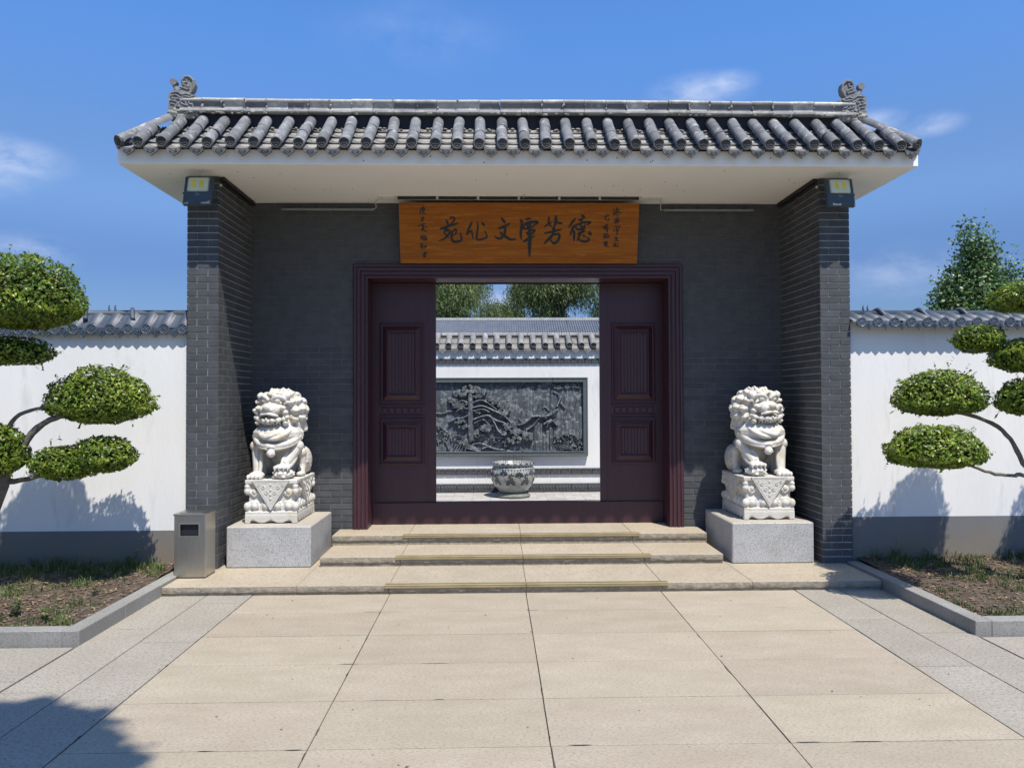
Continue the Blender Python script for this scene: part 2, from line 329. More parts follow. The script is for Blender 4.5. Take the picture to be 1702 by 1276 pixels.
for k in range(60):
    if k % 3: x = random.choice([-2.4, -1.2, 0, 1.2, 2.4])+random.gauss(0, .003); y = random.uniform(-3.9, -.7); rx, ry = random.uniform(.002, .006), random.uniform(.015, .07)
    else: x = random.uniform(-2.3, 2.3); y = random.choice(rows[:7])+random.gauss(0, .003); rx, ry = random.uniform(.02, .09), random.uniform(.002, .005)
    n = 9; cp.add([(x+cos(2*pi*j/n)*rx*random.uniform(.6, 1.2), y+sin(2*pi*j/n)*ry*random.uniform(.6, 1.2), .0016) for j in range(n)], [tuple(range(n))])
cp.build('chipped_joint_dirt', M['joint'], pave, kind='stuff')
dl = MB()
for k in range(60):
    x, y = random.uniform(-3, 3), random.uniform(-3.8, -.75); a = random.uniform(0, 6.3); l = random.uniform(.004, .012); w_ = l*.5
    dl.add([(x-cos(a)*l, y-sin(a)*l, .002), (x-sin(a)*w_, y+cos(a)*w_, .006), (x+cos(a)*l, y+sin(a)*l, .003), (x+sin(a)*w_, y-cos(a)*w_, .002)], [(0, 3, 2, 1)])
tag(dl.build('debris', M['litter'], kind='stuff'), 'tiny bits of dry leaf and grit scattered over the paving', 'debris')
sm_out = slab_mesh(1.1, .62, M['granite_grey'])
for sx in (-1, 1):
    for j in range(5):
        for k in range(10):
            if random.random() < 2: inst('paving_slab', sm_out, (sx*(3.20+.555+1.1*j), -1.985-.31-.62*k, random.uniform(-.001, .001)), pave)

# ------------------------------------------------------------------ steps
st = thing('stone_steps', 'three low beige granite steps with yellow-brown nosing strips up to the gate', 'steps', (0, 0, 0))
def step(level_z, y_front, y_back, xs, drop, split=.55):
    for i in range(len(xs)-1):
        x0, x1 = xs[i]+.0015, xs[i+1]-.0015
        th = (level_z-drop)*split if False else .055
        MB().bbox(x0, x1, y_front, y_back, level_z-th, level_z, .004).build('tread_slab', M['step'], st)
        e = MB(); n = max(4, int((x1-x0)/.03)); vs = []
        for k in range(n+1):
            x = x0+.002+(x1-x0-.004)*k/n; q = [mnoise.noise(Vector((x*14, level_z*31+j*3, 0)))*.0055 for j in range(4)]
            vs += [(x, y_front-.0045+q[0]*.4, level_z-.004), (x, y_front-.006+q[1], level_z-.022), (x, y_front-.0055+q[2], level_z-.040), (x, y_front-.002+q[3]*.5, level_z-th+q[3]*.8)]
        e.add(vs, [(4*k+j, 4*k+j+1, 4*k+j+5, 4*k+j+4)[::-1] for k in range(n) for j in range(3)])
        e.build('split_edge', M['step_edge'], st, smooth=True)
        MB().box(x0, x1, y_front+.012, y_back-.01, drop, level_z-th-.001).build('riser', M['step_edge'], st)
step(Z1, -.672, 1.02, [-3.185, -2.02, -1.21, 0, 1.21, 2.02, 3.185], 0)
step(Z2, .045, 1.02, [-1.982, -1.2, 0, 1.2, 1.982], Z1+.001)
step(Z3, .62, 1.36, [-1.99, -1.19, 0, 1.19, 1.985], Z2+.001)
for z, y in ((Z1, -.672), (Z2, .045), (Z3, .62)):
    for x0, x1 in ((-1.245, -.004), (.004, 1.262)):
        w = MB()
        pr = [(y+.045, z+.0005), (y+.045, z+.004), (y-.010, z+.005), (y-.016, z+.001), (y-.016, z-.006), (y-.011, z-.009), (y-.017, z-.013), (y-.017, z-.024), (y-.009, z-.028), (y-.008, z-.002)]
        k = len(pr); vs = [(x0, a, b) for a, b in pr]+[(x1, a, b) for a, b in pr]
        w.add(vs, [(i, (i+1) % k, (i+1) % k+k, i+k) for i in range(k)]+[tuple(range(k))[::-1], tuple(range(k, 2*k))])
        o = w.build('nosing_strip', M['strip'], st); fix_normals(o.data)
        gg = MB()
        for yy in (y+.008, y+.026): gg.box(x0+.004, x1-.004, yy, yy+.006, z+.0046, z+.0058)
        gg.build('grip_groove', M['strip_gr'], o)

# ------------------------------------------------------------------ kerbs
kb = {}
for sx, nm in ((-1, 'left'), (1, 'right')):
    kb[sx] = thing('bed_kerb', 'low grey granite kerb edging the planting bed on the %s side' % nm, 'kerb', (sx*3.25, -1, 0), 'kerbs round the planting beds')
    ys = [-.005, -.66, -1.30, -1.955] if sx < 0 else [-.005, -.66, -1.02, -1.70, -1.955]
    for a, b in zip(ys[:-1], ys[1:]):
        MB().bbox(min(sx*3.19, sx*3.31), max(sx*3.19, sx*3.31), b+.0015, a-.0015, -.03, .105, .004).build('kerb_stone', M['kerb'], kb[sx])
    for j in range(4):
        a, b = 3.312+j*1.0, 3.309+(j+1)*1.0
        MB().bbox(min(sx*a, sx*b), max(sx*a, sx*b), -1.953, -1.833, -.03, .105, .004).build('kerb_stone', M['kerb'], kb[sx])

# ------------------------------------------------------------------ planting beds
def bed(sx):
    nx, ny = 60, 34; vs = []; x0, x1 = 3.312, 9.0; y0, y1 = -1.832, .3
    for j in range(ny+1):
        for i in range(nx+1):
            x = x0+(x1-x0)*i/nx; y = y0+(y1-y0)*j/ny
            z = .072+.022*mnoise.noise(Vector((x*1.7, y*1.7, sx)))+.012*mnoise.noise(Vector((x*6, y*6, sx)))+.05*min(1, max(0, (y+1.7)/1.7))
            vs.append((sx*x, y, z))
    fs = [(j*(nx+1)+i, j*(nx+1)+i+1, (j+1)*(nx+1)+i+1, (j+1)*(nx+1)+i) for j in range(ny) for i in range(nx)]
    if sx < 0: fs = [f[::-1] for f in fs]
    MB().add(vs, fs).build('bed_soil', M['soil'], kind='structure', smooth=True)
    def hz(x, y): return .072+.022*mnoise.noise(Vector((x*1.7, y*1.7, sx)))+.012*mnoise.noise(Vector((x*6, y*6, sx)))+.05*min(1, max(0, (y+1.7)/1.7))
    li = MB()
    for k in range(6500):
        x = random.uniform(x0, x1-2.0); y = random.uniform(y0, .05); d = mnoise.noise(Vector((x*1.8, y*2.4, 5+sx)))
        if random.random() > .5+1.2*max(0, d+.15): continue
        z = hz(x, y)+random.uniform(.002, .012); a = random.uniform(0, 6.28); l = random.uniform(.012, .03); w = l*random.uniform(.25, .5)
        ux, uy = cos(a)*l, sin(a)*l; vx, vy = -sin(a)*w, cos(a)*w; t = random.uniform(-.008, .008)
        li.add([(sx*x-ux, y-uy, z-t), (sx*x+vx, y+vy, z+.004), (sx*x+ux, y+uy, z+t), (sx*x-vx, y-vy, z+.002)], [(0, 1, 2, 3)])
    tag(li.build('leaf_litter', M['litter'], kind='stuff'), 'brown dry leaf litter on the soil of the %s bed' % ('left' if sx < 0 else 'right'), 'leaf litter')
    gr = MB()
    for k in range(1000):
        x = random.uniform(x0+.03, x1-2.2); y = random.uniform(y0+.03, .02)
        d = mnoise.noise(Vector((x*1.3+9, y*1.9, 2*sx)))+(.42 if y > -.4 else 0)+(.16 if y < -1.35 else 0)
        if d < .08 and random.random() > .16: continue
        nb = random.randint(6, 26); hh = random.uniform(.02, .075)*(1.9 if y > -.35 else 1)*(1.8 if random.random() < .04 else 1)
        for _ in range(nb):
            bx, by = x+random.gauss(0, .03), min(.02, y+random.gauss(0, .03)); bz = hz(bx, by)-.004; a = random.uniform(0, 6.28)
            h = hh*random.uniform(.5, 1.25); le = h*random.uniform(.15, .8); w = random.uniform(.0018, .0038)
            dx, dy = cos(a), sin(a); p0 = (sx*bx, by, bz); p1 = (sx*bx+dx*le*.35, by+dy*le*.35, bz+h*.62); p2 = (sx*bx+dx*le, by+dy*le, bz+h*random.uniform(.75, 1.0))
            ox, oy = -dy*w, dx*w
            gr.add([(p0[0]-ox, p0[1]-oy, p0[2]), (p0[0]+ox, p0[1]+oy, p0[2]), (p1[0]+ox*.8, p1[1]+oy*.8, p1[2]), (p1[0]-ox*.8, p1[1]-oy*.8, p1[2]), p2], [(0, 1, 2, 3), (3, 2, 4)])
    tag(gr.build('grass', M['grass'], kind='stuff'), 'rough green grass tufts growing in the %s bed' % ('left' if sx < 0 else 'right'), 'grass')
    return hz
hzL = bed(-1); hzR = bed(1)
def weed(x, y, z, h, n, label, spread=.6):
    w = MB(); 
    for k in range(n):
        a = random.uniform(0, 6.28); t = random.uniform(.25, 1); r = h*spread*t*.6
        p = Vector((x+cos(a)*r, y+sin(a)*r, z+h*t)); w.tube([(x, y, z), ((x+p.x)/2, (y+p.y)/2, z+h*t*.6), p], [.002, .0016, .001], 4)
        for q in range(5):
            b = random.uniform(0, 6.28); l = random.uniform(.018, .036); c = p+Vector((random.gauss(0, .008), random.gauss(0, .008), random.gauss(0, .008)))
            d = Vector((cos(b), sin(b), random.uniform(-.2, .5)))*l; s_ = Vector((-sin(b), cos(b), 0))*l*.38
            w.add([c, c+d*.5+s_, c+d, c+d*.5-s_], [(0, 1, 2, 3)])
    tag(w.build('weed_plant', M['grass']), label, 'weed', 'broad-leaved weeds in the beds')
weed(-3.72, -.12, hzL(3.72, -.12), .19, 12, 'tall leafy weed against the skirting of the left wall')
weed(-3.95, -1.45, hzL(3.95, -1.45), .13, 16, 'bushy green weed near the front kerb of the left bed')
weed(-3.62, -1.62, hzL(3.62, -1.62), .10, 12, 'small pale weed close to the corner of the left kerb')
weed(-3.60, -1.0, hzL(3.60, -1.0), .07, 5, 'tiny seedling on bare soil in the left bed')
weed(4.35, -1.5, hzR(4.35, -1.5), .12, 10, 'grassy weed beside the front kerb of the right bed')

# ------------------------------------------------------------------ bricks
BL, BH, BP = .2405, .0590, .0693
def brick_mesh(w, along='x'):
    b = .0022; h = BH/2; d = .010
    if along == 'x': return mesh_only(MB().bbox(-w/2, w/2, 0, d, -h, h, b), 'brick', M['brick'])
    return mesh_only(MB().bbox(0, d, -w/2, w/2, -h, h, b), 'brick', M['brick'])
def lay(course_fn, z0, z1, u0, u1, root, place, minw=.03):
    """running bond: returns nothing, calls place(u_centre, z, width)"""
    k = 0; z = z0+BP/2; out = []
    while z+BH/2 <= z1:
        off = course_fn(k); u = u0-off
        while u < u1-.005:
            a, b = max(u, u0), min(u+BL+.0085, u1)-.0085*(u+BL+.0085 < u1)
            if b-a > minw: out.append(((a+b)/2, z, b-a))
            u += BL+.0085
        z += BP; k += 1
    return out
_bc = {}
def bm_for(w, along):
    key = (round(w, 3), along)
    if key not in _bc: _bc[key] = brick_mesh(key[0], along)
    return _bc[key]
def put_bricks(lst, root, fn, along, limit, y_or_x, flip=1):
    lst = sorted(lst, key=lambda q: fn(q))
    for (u, z, w) in lst[:limit]:
        j = random.uniform(-.0012, .0008)
        if along == 'x': inst('brick', bm_for(w, 'x'), (u, y_or_x-.0030+j, z), root)
        elif flip > 0: inst('brick', bm_for(w, 'y'), (y_or_x-.0070+j, u, z), root)
        else: inst('brick', bm_for(w, 'y'), (y_or_x-.0030+j, u, z), root)
    rest = lst[limit:]
    if rest:
        m = MB()
        for (u, z, w) in rest:
            if along == 'x': m.box(u-w/2, u+w/2, y_or_x-.0030, y_or_x+.003, z-BH/2, z+BH/2)
            else:
                x0 = y_or_x-.0070 if flip > 0 else y_or_x-.0030; m.box(x0, x0+.010, u-w/2, u+w/2, z-BH/2, z+BH/2)
        m.build('bricks', M['brick'], root, kind='stuff')
for sx, nm in ((-1, 'left'), (1, 'right')):
    wl = thing('gate_side_wall', 'dark grey brick wing wall on the %s of the gate, its narrow end facing the steps' % nm, 'brick wall', (sx*3.1, .5, Z1), 'brick wing walls of the gate')
    xa, xb = sorted((sx*(A+.004), sx*(C-.004)))
    MB().box(xa, xb, .004, 1.42, Z1-.02, ZS).build('mortar_bed', M['mortar'], wl)
    def cf(k, w=C-A): return .150 if k % 2 == 0 else .040
    xs = sorted((sx*A, sx*C))
    pat = []
    z = Z1+BP/2; k = 0
    while z+BH/2 < ZS:
        sp = xs[0]+(.091 if k % 2 == 0 else .196)
        pat += [((xs[0]+sp-.0028)/2, z, sp-.0028-xs[0]), ((sp+.0028+xs[1])/2, z, xs[1]-sp-.0028)]; z += BP; k += 1
    put_bricks(pat, wl, lambda q: 0, 'x', 120, 0.0)
    side = lay(lambda k: 0 if k % 2 else .124, Z1, ZS, .006, D, wl, None)
    if sx < 0: put_bricks(side, wl, lambda q: q[0]*.5, 'y', 190, -A, 1)
    else: put_bricks(side, wl, lambda q: q[0]*.5, 'y', 190, A, -1)
    outer = lay(lambda k: 0 if k % 2 else .124, Z1, ZS, .006, 1.41, wl, None)
    put_bricks(outer, wl, lambda q: 0, 'y', 0, sx*C, -sx)

dw = thing('door_wall', 'dark grey brick wall set back under the roof with the door opening in it', 'brick wall', (0, 1.2, Z3))
FO, FT = 1.832, 3.210                   # outer edge and top of the door frame
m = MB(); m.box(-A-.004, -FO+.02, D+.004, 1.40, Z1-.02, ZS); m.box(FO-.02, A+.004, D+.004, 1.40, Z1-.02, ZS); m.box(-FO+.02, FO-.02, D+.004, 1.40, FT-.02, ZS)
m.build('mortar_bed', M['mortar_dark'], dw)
z_up = Z1+BP*math.floor((FT-Z1)/BP)
bk = []
for x0, x1 in ((-A, -FO), (FO, A)):
    bk += lay(lambda k: 0 if k % 2 else .124, Z1, z_up+BP+.001, x0, x1, dw, None)
upper = lay(lambda k: .124 if k % 2 else 0, z_up+BP, ZS, -A, A, dw, None)
put_bricks(bk+[q for q in upper if abs(q[0]) > 1.2], dw, lambda q: q[1]+.5*(abs(q[0]) > 2.8), 'x', 300, D)
put_bricks([q for q in upper if abs(q[0]) <= 1.2], dw, lambda q: 0, 'x', 0, D)

# ------------------------------------------------------------------ door
door = thing('gate_door', 'maroon panelled double door slid half open in a moulded frame', 'door', (0, 1.2, Z3))
def frame_profile():
    # across the width of the frame: (distance from outer edge, Y of surface)
    return [(0, 1.0), (0, .968), (.010, .962), (.030, .962), (.036, .972), (.044, .972), (.050, .956), (.074, .956), (.080, .970), (.088, .970), (.094, .962), (.118, .962), (.122, .976), (.130, .976), (.138, .968), (.157, .968), (.157, 1.33)]
pf = frame_profile()
def frame_piece(sx):
    vs = []; k = len(pf)
    for zt in (0, 1):
        for d, y in pf:
            vs.append((sx*(FO-d), y, Z3+.001 if zt == 0 else FT-d))
    fs = [(i, i+1, i+1+k, i+k) for i in range(k-1)]
    o = MB().add(vs, fs).build('frame_post', M['wood_fr'], door); 
    if sx > 0: o.data.flip_normals()
    return o
frame_piece(-1); frame_piece(1)
k = len(pf); vs = []
for sx in (-1, 1):
    for d, y in pf: vs.append((sx*(FO-d), y, FT-d))
MB().add(vs, [(i, i+1, i+1+k, i+k)[::-1] for i in range(k-1)]).build('frame_head', M['wood_fr'], door)
MB().box(-FO+.01, FO-.01, D-.0028, D+.012, FT+.0005, z_up+BP-.006).build('brick_sill', M['brick'], dw)
MB().bbox(-1.674, 1.674, 1.275, 1.40, Z3+.001, .526, .004).build('threshold', M['wood'], door)
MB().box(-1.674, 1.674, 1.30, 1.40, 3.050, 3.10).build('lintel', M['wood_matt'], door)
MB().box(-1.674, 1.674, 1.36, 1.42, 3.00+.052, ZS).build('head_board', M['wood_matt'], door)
def ring(mb, x0, x1, z0, z1, prof, y):
    """mitred moulding: prof = [(inset, height toward viewer)]"""
    vs = []
    for d, h in prof: vs += [(x0+d, y-h, z0+d), (x1-d, y-h, z0+d), (x1-d, y-h, z1-d), (x0+d, y-h, z1-d)]
    fs = []
    for i in range(len(prof)-1):
        for j in range(4): fs.append((4*i+j, 4*i+(j+1) % 4, 4*i+4+(j+1) % 4, 4*i+4+j))
    mb.add(vs, fs)
YL = 1.300
for sx, nm in ((-1, 'left'), (1, 'right')):
    xa, xb = sorted((sx*1.690, sx*.948))
    lf = MB().bbox(xa, xb, YL, YL+.05, .527, 3.049, .003).build('door_leaf', M['wood'], door)
    c0, c1 = sorted((sx*1.58, sx*1.095))
    fl = MB().box(xa+.004, xb-.004, YL-.0015, YL-.0012, .53, .531)
    for gx in (sx*1.646, sx*1.031): fl.box(gx-.003, gx+.003, YL-.004, YL-.001, .56, 3.03)
    fl.build('stile_bead', M['wood'], lf)
    for z0, z1 in ((1.675, 2.574), (.970, 1.481)):
        p = MB(); ring(p, c0-.012, c1+.012, z0-.012, z1+.012, [(0, 0), (.004, .020), (.016, .024), (.024, .014), (.034, .010), (.086, .046), (.094, .046), (.098, .030), (.108, .026)], YL)
        p.build('panel_moulding', M['wood'], lf)
        q0, q1 = c0+.094, c1-.094; f = MB()
        nn = 8
        for i in range(nn):
            a = q0+(q1-q0)*i/nn; b = q0+(q1-q0)*(i+1)/nn
            f.bbox(a+.0009, b-.0009, YL-.0300-(.002 if i % 2 else 0), YL-.010, z0+.10, z1-.10, .0015)
        f.build('reeded_board', M['wood'], lf)
        s_ = MB()
        for zz in (z0+.125, z1-.125):
            for i in range(4):
                xx = q0+(q1-q0)*(i+.75)/4.5; s_.ell((xx, YL-.035, zz), (.009, .006, .006), n=8, m=5)
        for i in range(8): s_.ell((q0+(q1-q0)*(i+.5)/8, YL-.034, z1-.108), (.012, .005, .008), n=8, m=5)
        s_.build('stud_row', M['wood_fr'], lf, smooth=True)
    mb = MB(); mb.bbox(c0-.015, c1+.015, YL-.022, YL-.001, 1.632, 1.650, .004); mb.bbox(c0-.015, c1+.015, YL-.022, YL-.001, 1.508, 1.526, .004)
    for i in range(6):
        a = c0+.012+(c1-c0-.024)*i/6; b = c0+.012+(c1-c0-.024)*(i+1)/6
        mb.bbox(a+.006, b-.006, YL-.014, YL-.001, 1.543, 1.615, .006)
    mb.build('dentil_rail', M['wood'], lf)

# ------------------------------------------------------------------ roof slab and tiles
roof = thing('tiled_gate_roof', 'white concrete roof slab of the gate edged with a skirt of grey barrel tiles and a weathered ridge', 'roof', (0, .6, ZS))
MB().bbox(-3.74, 3.74, -.376, 1.85, ZS, 4.03, .004).build('eave_slab', M['soffit'], roof)
EY, EZ, SL = -.45, 4.07, .82          # barrel tile row: disc centre and slope
RX, RYF = 3.43, -.02                  # ridge ring
# sloping bed under the tiles (front, sides, back) and upstand whose dark colour paints the shade under the ridge
zt = EZ+SL*(RYF-EY)-.075
b = MB()
ex, ey0, ey1, rx, ry0, ry1, ze = 3.735, -.40, 1.87, RX, RYF, 1.49, 4.032
b.add([(-ex, ey0, ze), (ex, ey0, ze), (ex, ey1, ze), (-ex, ey1, ze), (-rx, ry0, zt), (rx, ry0, zt), (rx, ry1, zt), (-rx, ry1, zt)],
      [(0, 1, 5, 4), (1, 2, 6, 5), (2, 3, 7, 6), (3, 0, 4, 7), (4, 5, 6, 7)])
b.build('tile_bed', M['lime'], roof)
MB().box(-RX+.03, RX-.03, RYF+.02, 1.44, zt-.05, 4.52).build('ridge_upstand', M['dark'], roof)
TR = .052
def half_tube(L_, r0, r1, n=10, mi=0):
    """barrel tile from origin going +Y, open underneath"""
    mb = MB(); vs = []
    for y, r in ((0, r0), (L_*.93, r0*.985), (L_, r1)):
        for j in range(n+1):
            w = -.25+(pi+.5)*j/n; vs.append((cos(w)*r, y, sin(w)*r))
    fs = [(i*(n+1)+j, i*(n+1)+j+1, (i+1)*(n+1)+j+1, (i+1)*(n+1)+j)[::-1] for i in range(2) for j in range(n)]
    mb.add(vs, fs); mb.add([(cos(-.25+(pi+.5)*j/n)*r0*.80, .004, sin(-.25+(pi+.5)*j/n)*r0*.80) for j in range(n+1)]+[vs[j] for j in range(n+1)], [(j, j+1, n+1+j+1, n+1+j)[::-1] for j in range(n)])
    return mb
def disc_mesh(r):
    """round eave cap with a raised rim and a simple relief face"""
    mb = MB(); n = 20
    prof = [(0, -.004), (r*.18, -.006), (r*.30, -.002), (r*.62, -.0015), (r*.74, -.003), (r*.80, -.011), (r*.95, -.011), (r*1.0, -.004), (r*1.0, .02)]
    vs = [(p*cos(2*pi*j/n), y, p*sin(2*pi*j/n)) for p, y in prof for j in range(n)]
    mb.add(vs, [(i*n+j, i*n+(j+1) % n, (i+1)*n+(j+1) % n, (i+1)*n+j) for i in range(len(prof)-1) for j in range(n)])
    for sx in (-1, 1):
        mb.tube([(sx*.004, -.006, r*.12), (sx*r*.25, -.009, r*.38), (sx*r*.55, -.007, r*.30)], [.004, .006, .003], 6)
        mb.ell((sx*r*.28, -.006, r*.10), (.0065, .005, .006), n=8, m=6)
        mb.tube([(sx*r*.10, -.006, -r*.22), (sx*r*.42, -.008, -r*.16), (sx*r*.5, -.006, -r*.42)], [.003, .006, .003], 6)
    mb.ell((0, -.008, -r*.10), (.008, .007, .007), n=8, m=6); mb.tube([(-r*.3, -.007, -r*.48), (0, -.009, -r*.56), (r*.3, -.007, -r*.48)], [.003, .006, .003], 6)
    return mb
def drip_mesh(w, h, arc=.012, orn=True):
    """pointed drip tile face hanging in XZ plane, top edge concave"""
    mb = MB(); n = 8
    top = [(-w/2+w*i/n, -arc*(1-(2*i/n-1)**2)) for i in range(n+1)]
    bot = [(w*.50, -.010), (w*.47, -h*.42), (w*.27, -h*.68), (w*.12, -h*.86), (0, -h), (-w*.12, -h*.86), (-w*.27, -h*.68), (-w*.47, -h*.42), (-w*.50, -.010)]
    poly = top+bot; mb.prism([(x, z) for x, z in poly], -.004, .010)
    inner = [(x*.80, z*.80-.006) for x, z in bot]
    for i in range(len(bot)-1):
        mb.tube([(bot[i][0]*.95, -.005, bot[i][1]*.96-.001), (bot[i+1][0]*.95, -.005, bot[i+1][1]*.96-.001)], .0035, 5, cap=False)
    if orn:
        for sx in (-1, 1): mb.tube([(0, -.006, -h*.72), (sx*w*.12, -.007, -h*.5), (sx*w*.26, -.007, -h*.38), (sx*w*.2, -.006, -h*.24), (sx*w*.09, -.006, -h*.30)], [.002, .004, .004, .003, .002], 5)
        mb.ell((0, -.006, -h*.36), (.007, .004, .008), n=8, m=5)
    return mb
me_disc = mesh_only(disc_mesh(TR+.001), 'eave_disc', M['tile_dk'], True); fix_normals(me_disc)
ang = math.atan(SL); RUN = RYF-EY; LEN = RUN/cos(ang)
lens = [.195, .15, LEN-.345+.02]
me_b = [mesh_only(half_tube(l+.012, TR, TR*.93), 'barrel_tile', M['tile'], True) for l in lens]
me_drip = mesh_only(drip_mesh(.128, .078), 'drip_face', M['tile_dk'])
# concave pan tiles
def pan_mesh(w, L_):
    mb = MB(); n = 8; vs = []
    for y, dz in ((0, 0), (L_, 0)):
        for th in (0, -.010):
            for i in range(n+1):
                t = 2*i/n-1; vs.append((w/2*t, y, -.016*(1-t*t)+th+(.0 if y else .006)))
    k = n+1
    mb.add(vs, [(i, i+1, 2*k+i+1, 2*k+i) for i in range(n)]+[(i, k+i, k+i+1, i+1)[::1] for i in range(n)]); return mb
me_pan = mesh_only(pan_mesh(.158, .172), 'pan_tile', M['pan'], False)
SP = .2071
rowx = [(-17+i)*SP+.012 for i in range(35)]

def hip_x(y): return 3.755-(y-EY)*(3.755-RX)/(RUN)       # half width of the front slope at depth y
for i, x in enumerate(rowx):
    s0 = 0
    for j, l in enumerate(lens):
        yy = EY+s0*cos(ang); zz = EZ+s0*sin(ang)
        if abs(x) > hip_x(yy+.8*l*cos(ang))-.02: 
            if j: break
        o = inst('barrel_tile', me_b[j], (x+random.uniform(-.006, .006), yy+random.uniform(-.008, .004)*(j == 0), zz+random.uniform(-.004, .004)), roof, rot=(ang, random.uniform(-.03, .03), random.uniform(-.035, .035)))
        if j == 0: 
            d = link('eave_disc', me_disc, o); d.location = (0, 0, 0); d.rotation_euler = (-ang*.92, 0, 0)
        s0 += l
px_ = [(-3.72+3.52)/2]
trough = [rowx[0]-.108]+[(rowx[i]+rowx[i+1])/2 for i in range(34)]+[rowx[-1]+.108]
for x in trough:
    for j in range(5):
        s0 = .0+.112*j/cos(ang)*.95
        yy = EY+.005+.112*j; zz = EZ-.050+SL*(yy-EY)
        if j and abs(x) > hip_x(yy+.05)-.03: break
        if yy > RYF: break
        o = inst('pan_tile', me_pan, (x+random.uniform(-.003, .003), yy, zz+.004*j*0+random.uniform(-.002, .003)), roof, rot=(ang-.12, random.uniform(-.015, .015), random.uniform(-.012, .012)))
        if j == 0:
            d = link('drip_face', me_drip, o); d.location = (0, -.002, -.004); d.rotation_euler = (-ang+.12-.06, 0, 0)
# hip rows at both corners
for sx in (-1, 1):
    p0 = Vector((sx*3.70, EY+.01, EZ+.012)); p1 = Vector((sx*(RX-.01), RYF, EZ+SL*RUN+.02)); dv = p1-p0
    q = dv.to_track_quat('Y', 'Z'); n_ = 3
    for j in range(n_):
        mbt = mesh_only(half_tube(dv.length/n_+.012, TR, TR*.93), 'hip_tile', M['tile'], True)
        o = link('hip_tile', mbt, roof); o.location = p0+dv*(j/n_); o.rotation_mode = 'QUATERNION'; o.rotation_quaternion = q
        if j == 0: d = link('eave_disc', me_disc, o); d.location = (0, 0, 0); d.rotation_euler = (-.3, 0, -sx*.0)
    # side skirt rows
    sa = math.atan((EZ+SL*RUN-EZ)/(3.78-RX))
    sl_ = sqrt((3.78-RX)**2+(SL*RUN)**2); me_s = mesh_only(half_tube(sl_, TR, TR*.93), 'barrel_tile', M['tile'], True)
    for kk in range(9):
        y = EY+.20+kk*SP
        o = inst('barrel_tile', me_s, (sx*3.785, y, EZ), roof, sc=(1, .30 if kk == 0 else (.8 if kk == 1 else 1), 1)); o.rotation_mode = 'QUATERNION'
        o.rotation_quaternion = Matrix.Rotation(sx*pi/2, 3, 'Z').to_quaternion() @ Matrix.Rotation(sa, 3, 'X').to_quaternion()
        d = link('eave_disc', me_disc, o); d.rotation_euler = (-sa, 0, 0)
        if kk: o = inst('drip_face', me_drip, (sx*3.765, y-SP/2, EZ-.050), roof, rot=(0, 0, sx*pi/2))
# rear skirt, out of sight: joined
rb = MB()
for i in range(34):
    x = -3.42+i*SP; rb.tube([(x, 1.90, EZ-.02), (x, 1.50, EZ+SL*RUN-.02)], TR, 8)
rb.build('rear_barrel_tiles', M['tile'], roof, kind='stuff')
# ridge tiles
def ridge_seg(w):
    mb = MB(); pr = [(.05, 0.0), (-.055, 0.0), (-.066, .008), (-.066, .026), (-.054, .034), (-.030, .040), (-.026, .060), (-.028, .084), (-.040, .104), (-.052, .112), (-.054, .122), (-.040, .140), (-.012, .150), (.03, .150), (.05, .14)]
    k = len(pr); vs = [(-w/2+.0015, y, z) for y, z in pr]+[(w/2-.0015, y, z) for y, z in pr]
    fs = [(i, i+1, i+1+k, i+k) for i in range(k-1)]+[tuple(range(k)), tuple(range(k, 2*k))[::-1]]
    mb.add(vs, fs, 0); mb.m = [1 if 4 <= i <= 7 else 0 for i in range(k-1)]+[0, 0]; return mb
nseg = 32; wseg = (2*RX-.24)/nseg
me_r = mesh_only(ridge_seg(wseg), 'ridge_tile', [M['ridge'], M['ridge_dk']], False); fix_normals(me_r)
me_r2 = mesh_only(ridge_seg(wseg), 'ridge_tile', [M['ridge'], M['ridge']], False); fix_normals(me_r2)
ZR = 4.500
for i in range(nseg):
    x = -RX+.12+wseg*(i+.5); o = inst('ridge_tile', me_r if random.random() < .72 else me_r2, (x, RYF+.02+random.uniform(-.003, .003), ZR+random.uniform(-.003, .003)+.004*sin(x*1.4)), roof, rot=(0, random.uniform(-.014, .014), random.uniform(-.012, .012)))
    # lime bedding blobs at the joints
lm = MB()
for i in range(nseg*5):
    x = random.uniform(-RX+.1, RX-.1); 
    if random.random() < .5: x = -RX+.12+wseg*round((x+RX-.12)/wseg)+random.gauss(0, .008); lm.ell((x, RYF-.030+random.uniform(-.012, .02), ZR+random.choice([.02, .05, .075, .1, .13])+random.gauss(0, .01)), (random.uniform(.004, .012), .012, random.uniform(.006, .02)), n=6, m=4)
    else: lm.ell((x, RYF-.034+random.uniform(-.01, .01), ZR-.004+random.gauss(0, .006)), (random.uniform(.01, .04), .02, random.uniform(.004, .012)), n=6, m=4)
for x in trough:
    for q in range(2): lm.ell((x+random.uniform(-.05, .05), RYF-.05, EZ-.05+SL*(RUN-.05)+random.uniform(-.01, .008)), (random.uniform(.012, .03), .025, random.uniform(.006, .014)), n=6, m=4)
lm.build('lime_bedding', M['lime'], roof, kind='stuff', smooth=True)
MB().box(-RX+.05, -RX+.17, RYF+.08, 1.45, ZR-.06, ZR+.14).build('side_ridge', M['ridge'], roof); MB().box(RX-.17, RX-.05, RYF+.08, 1.45, ZR-.06, ZR+.14).build('side_ridge', M['ridge'], roof)
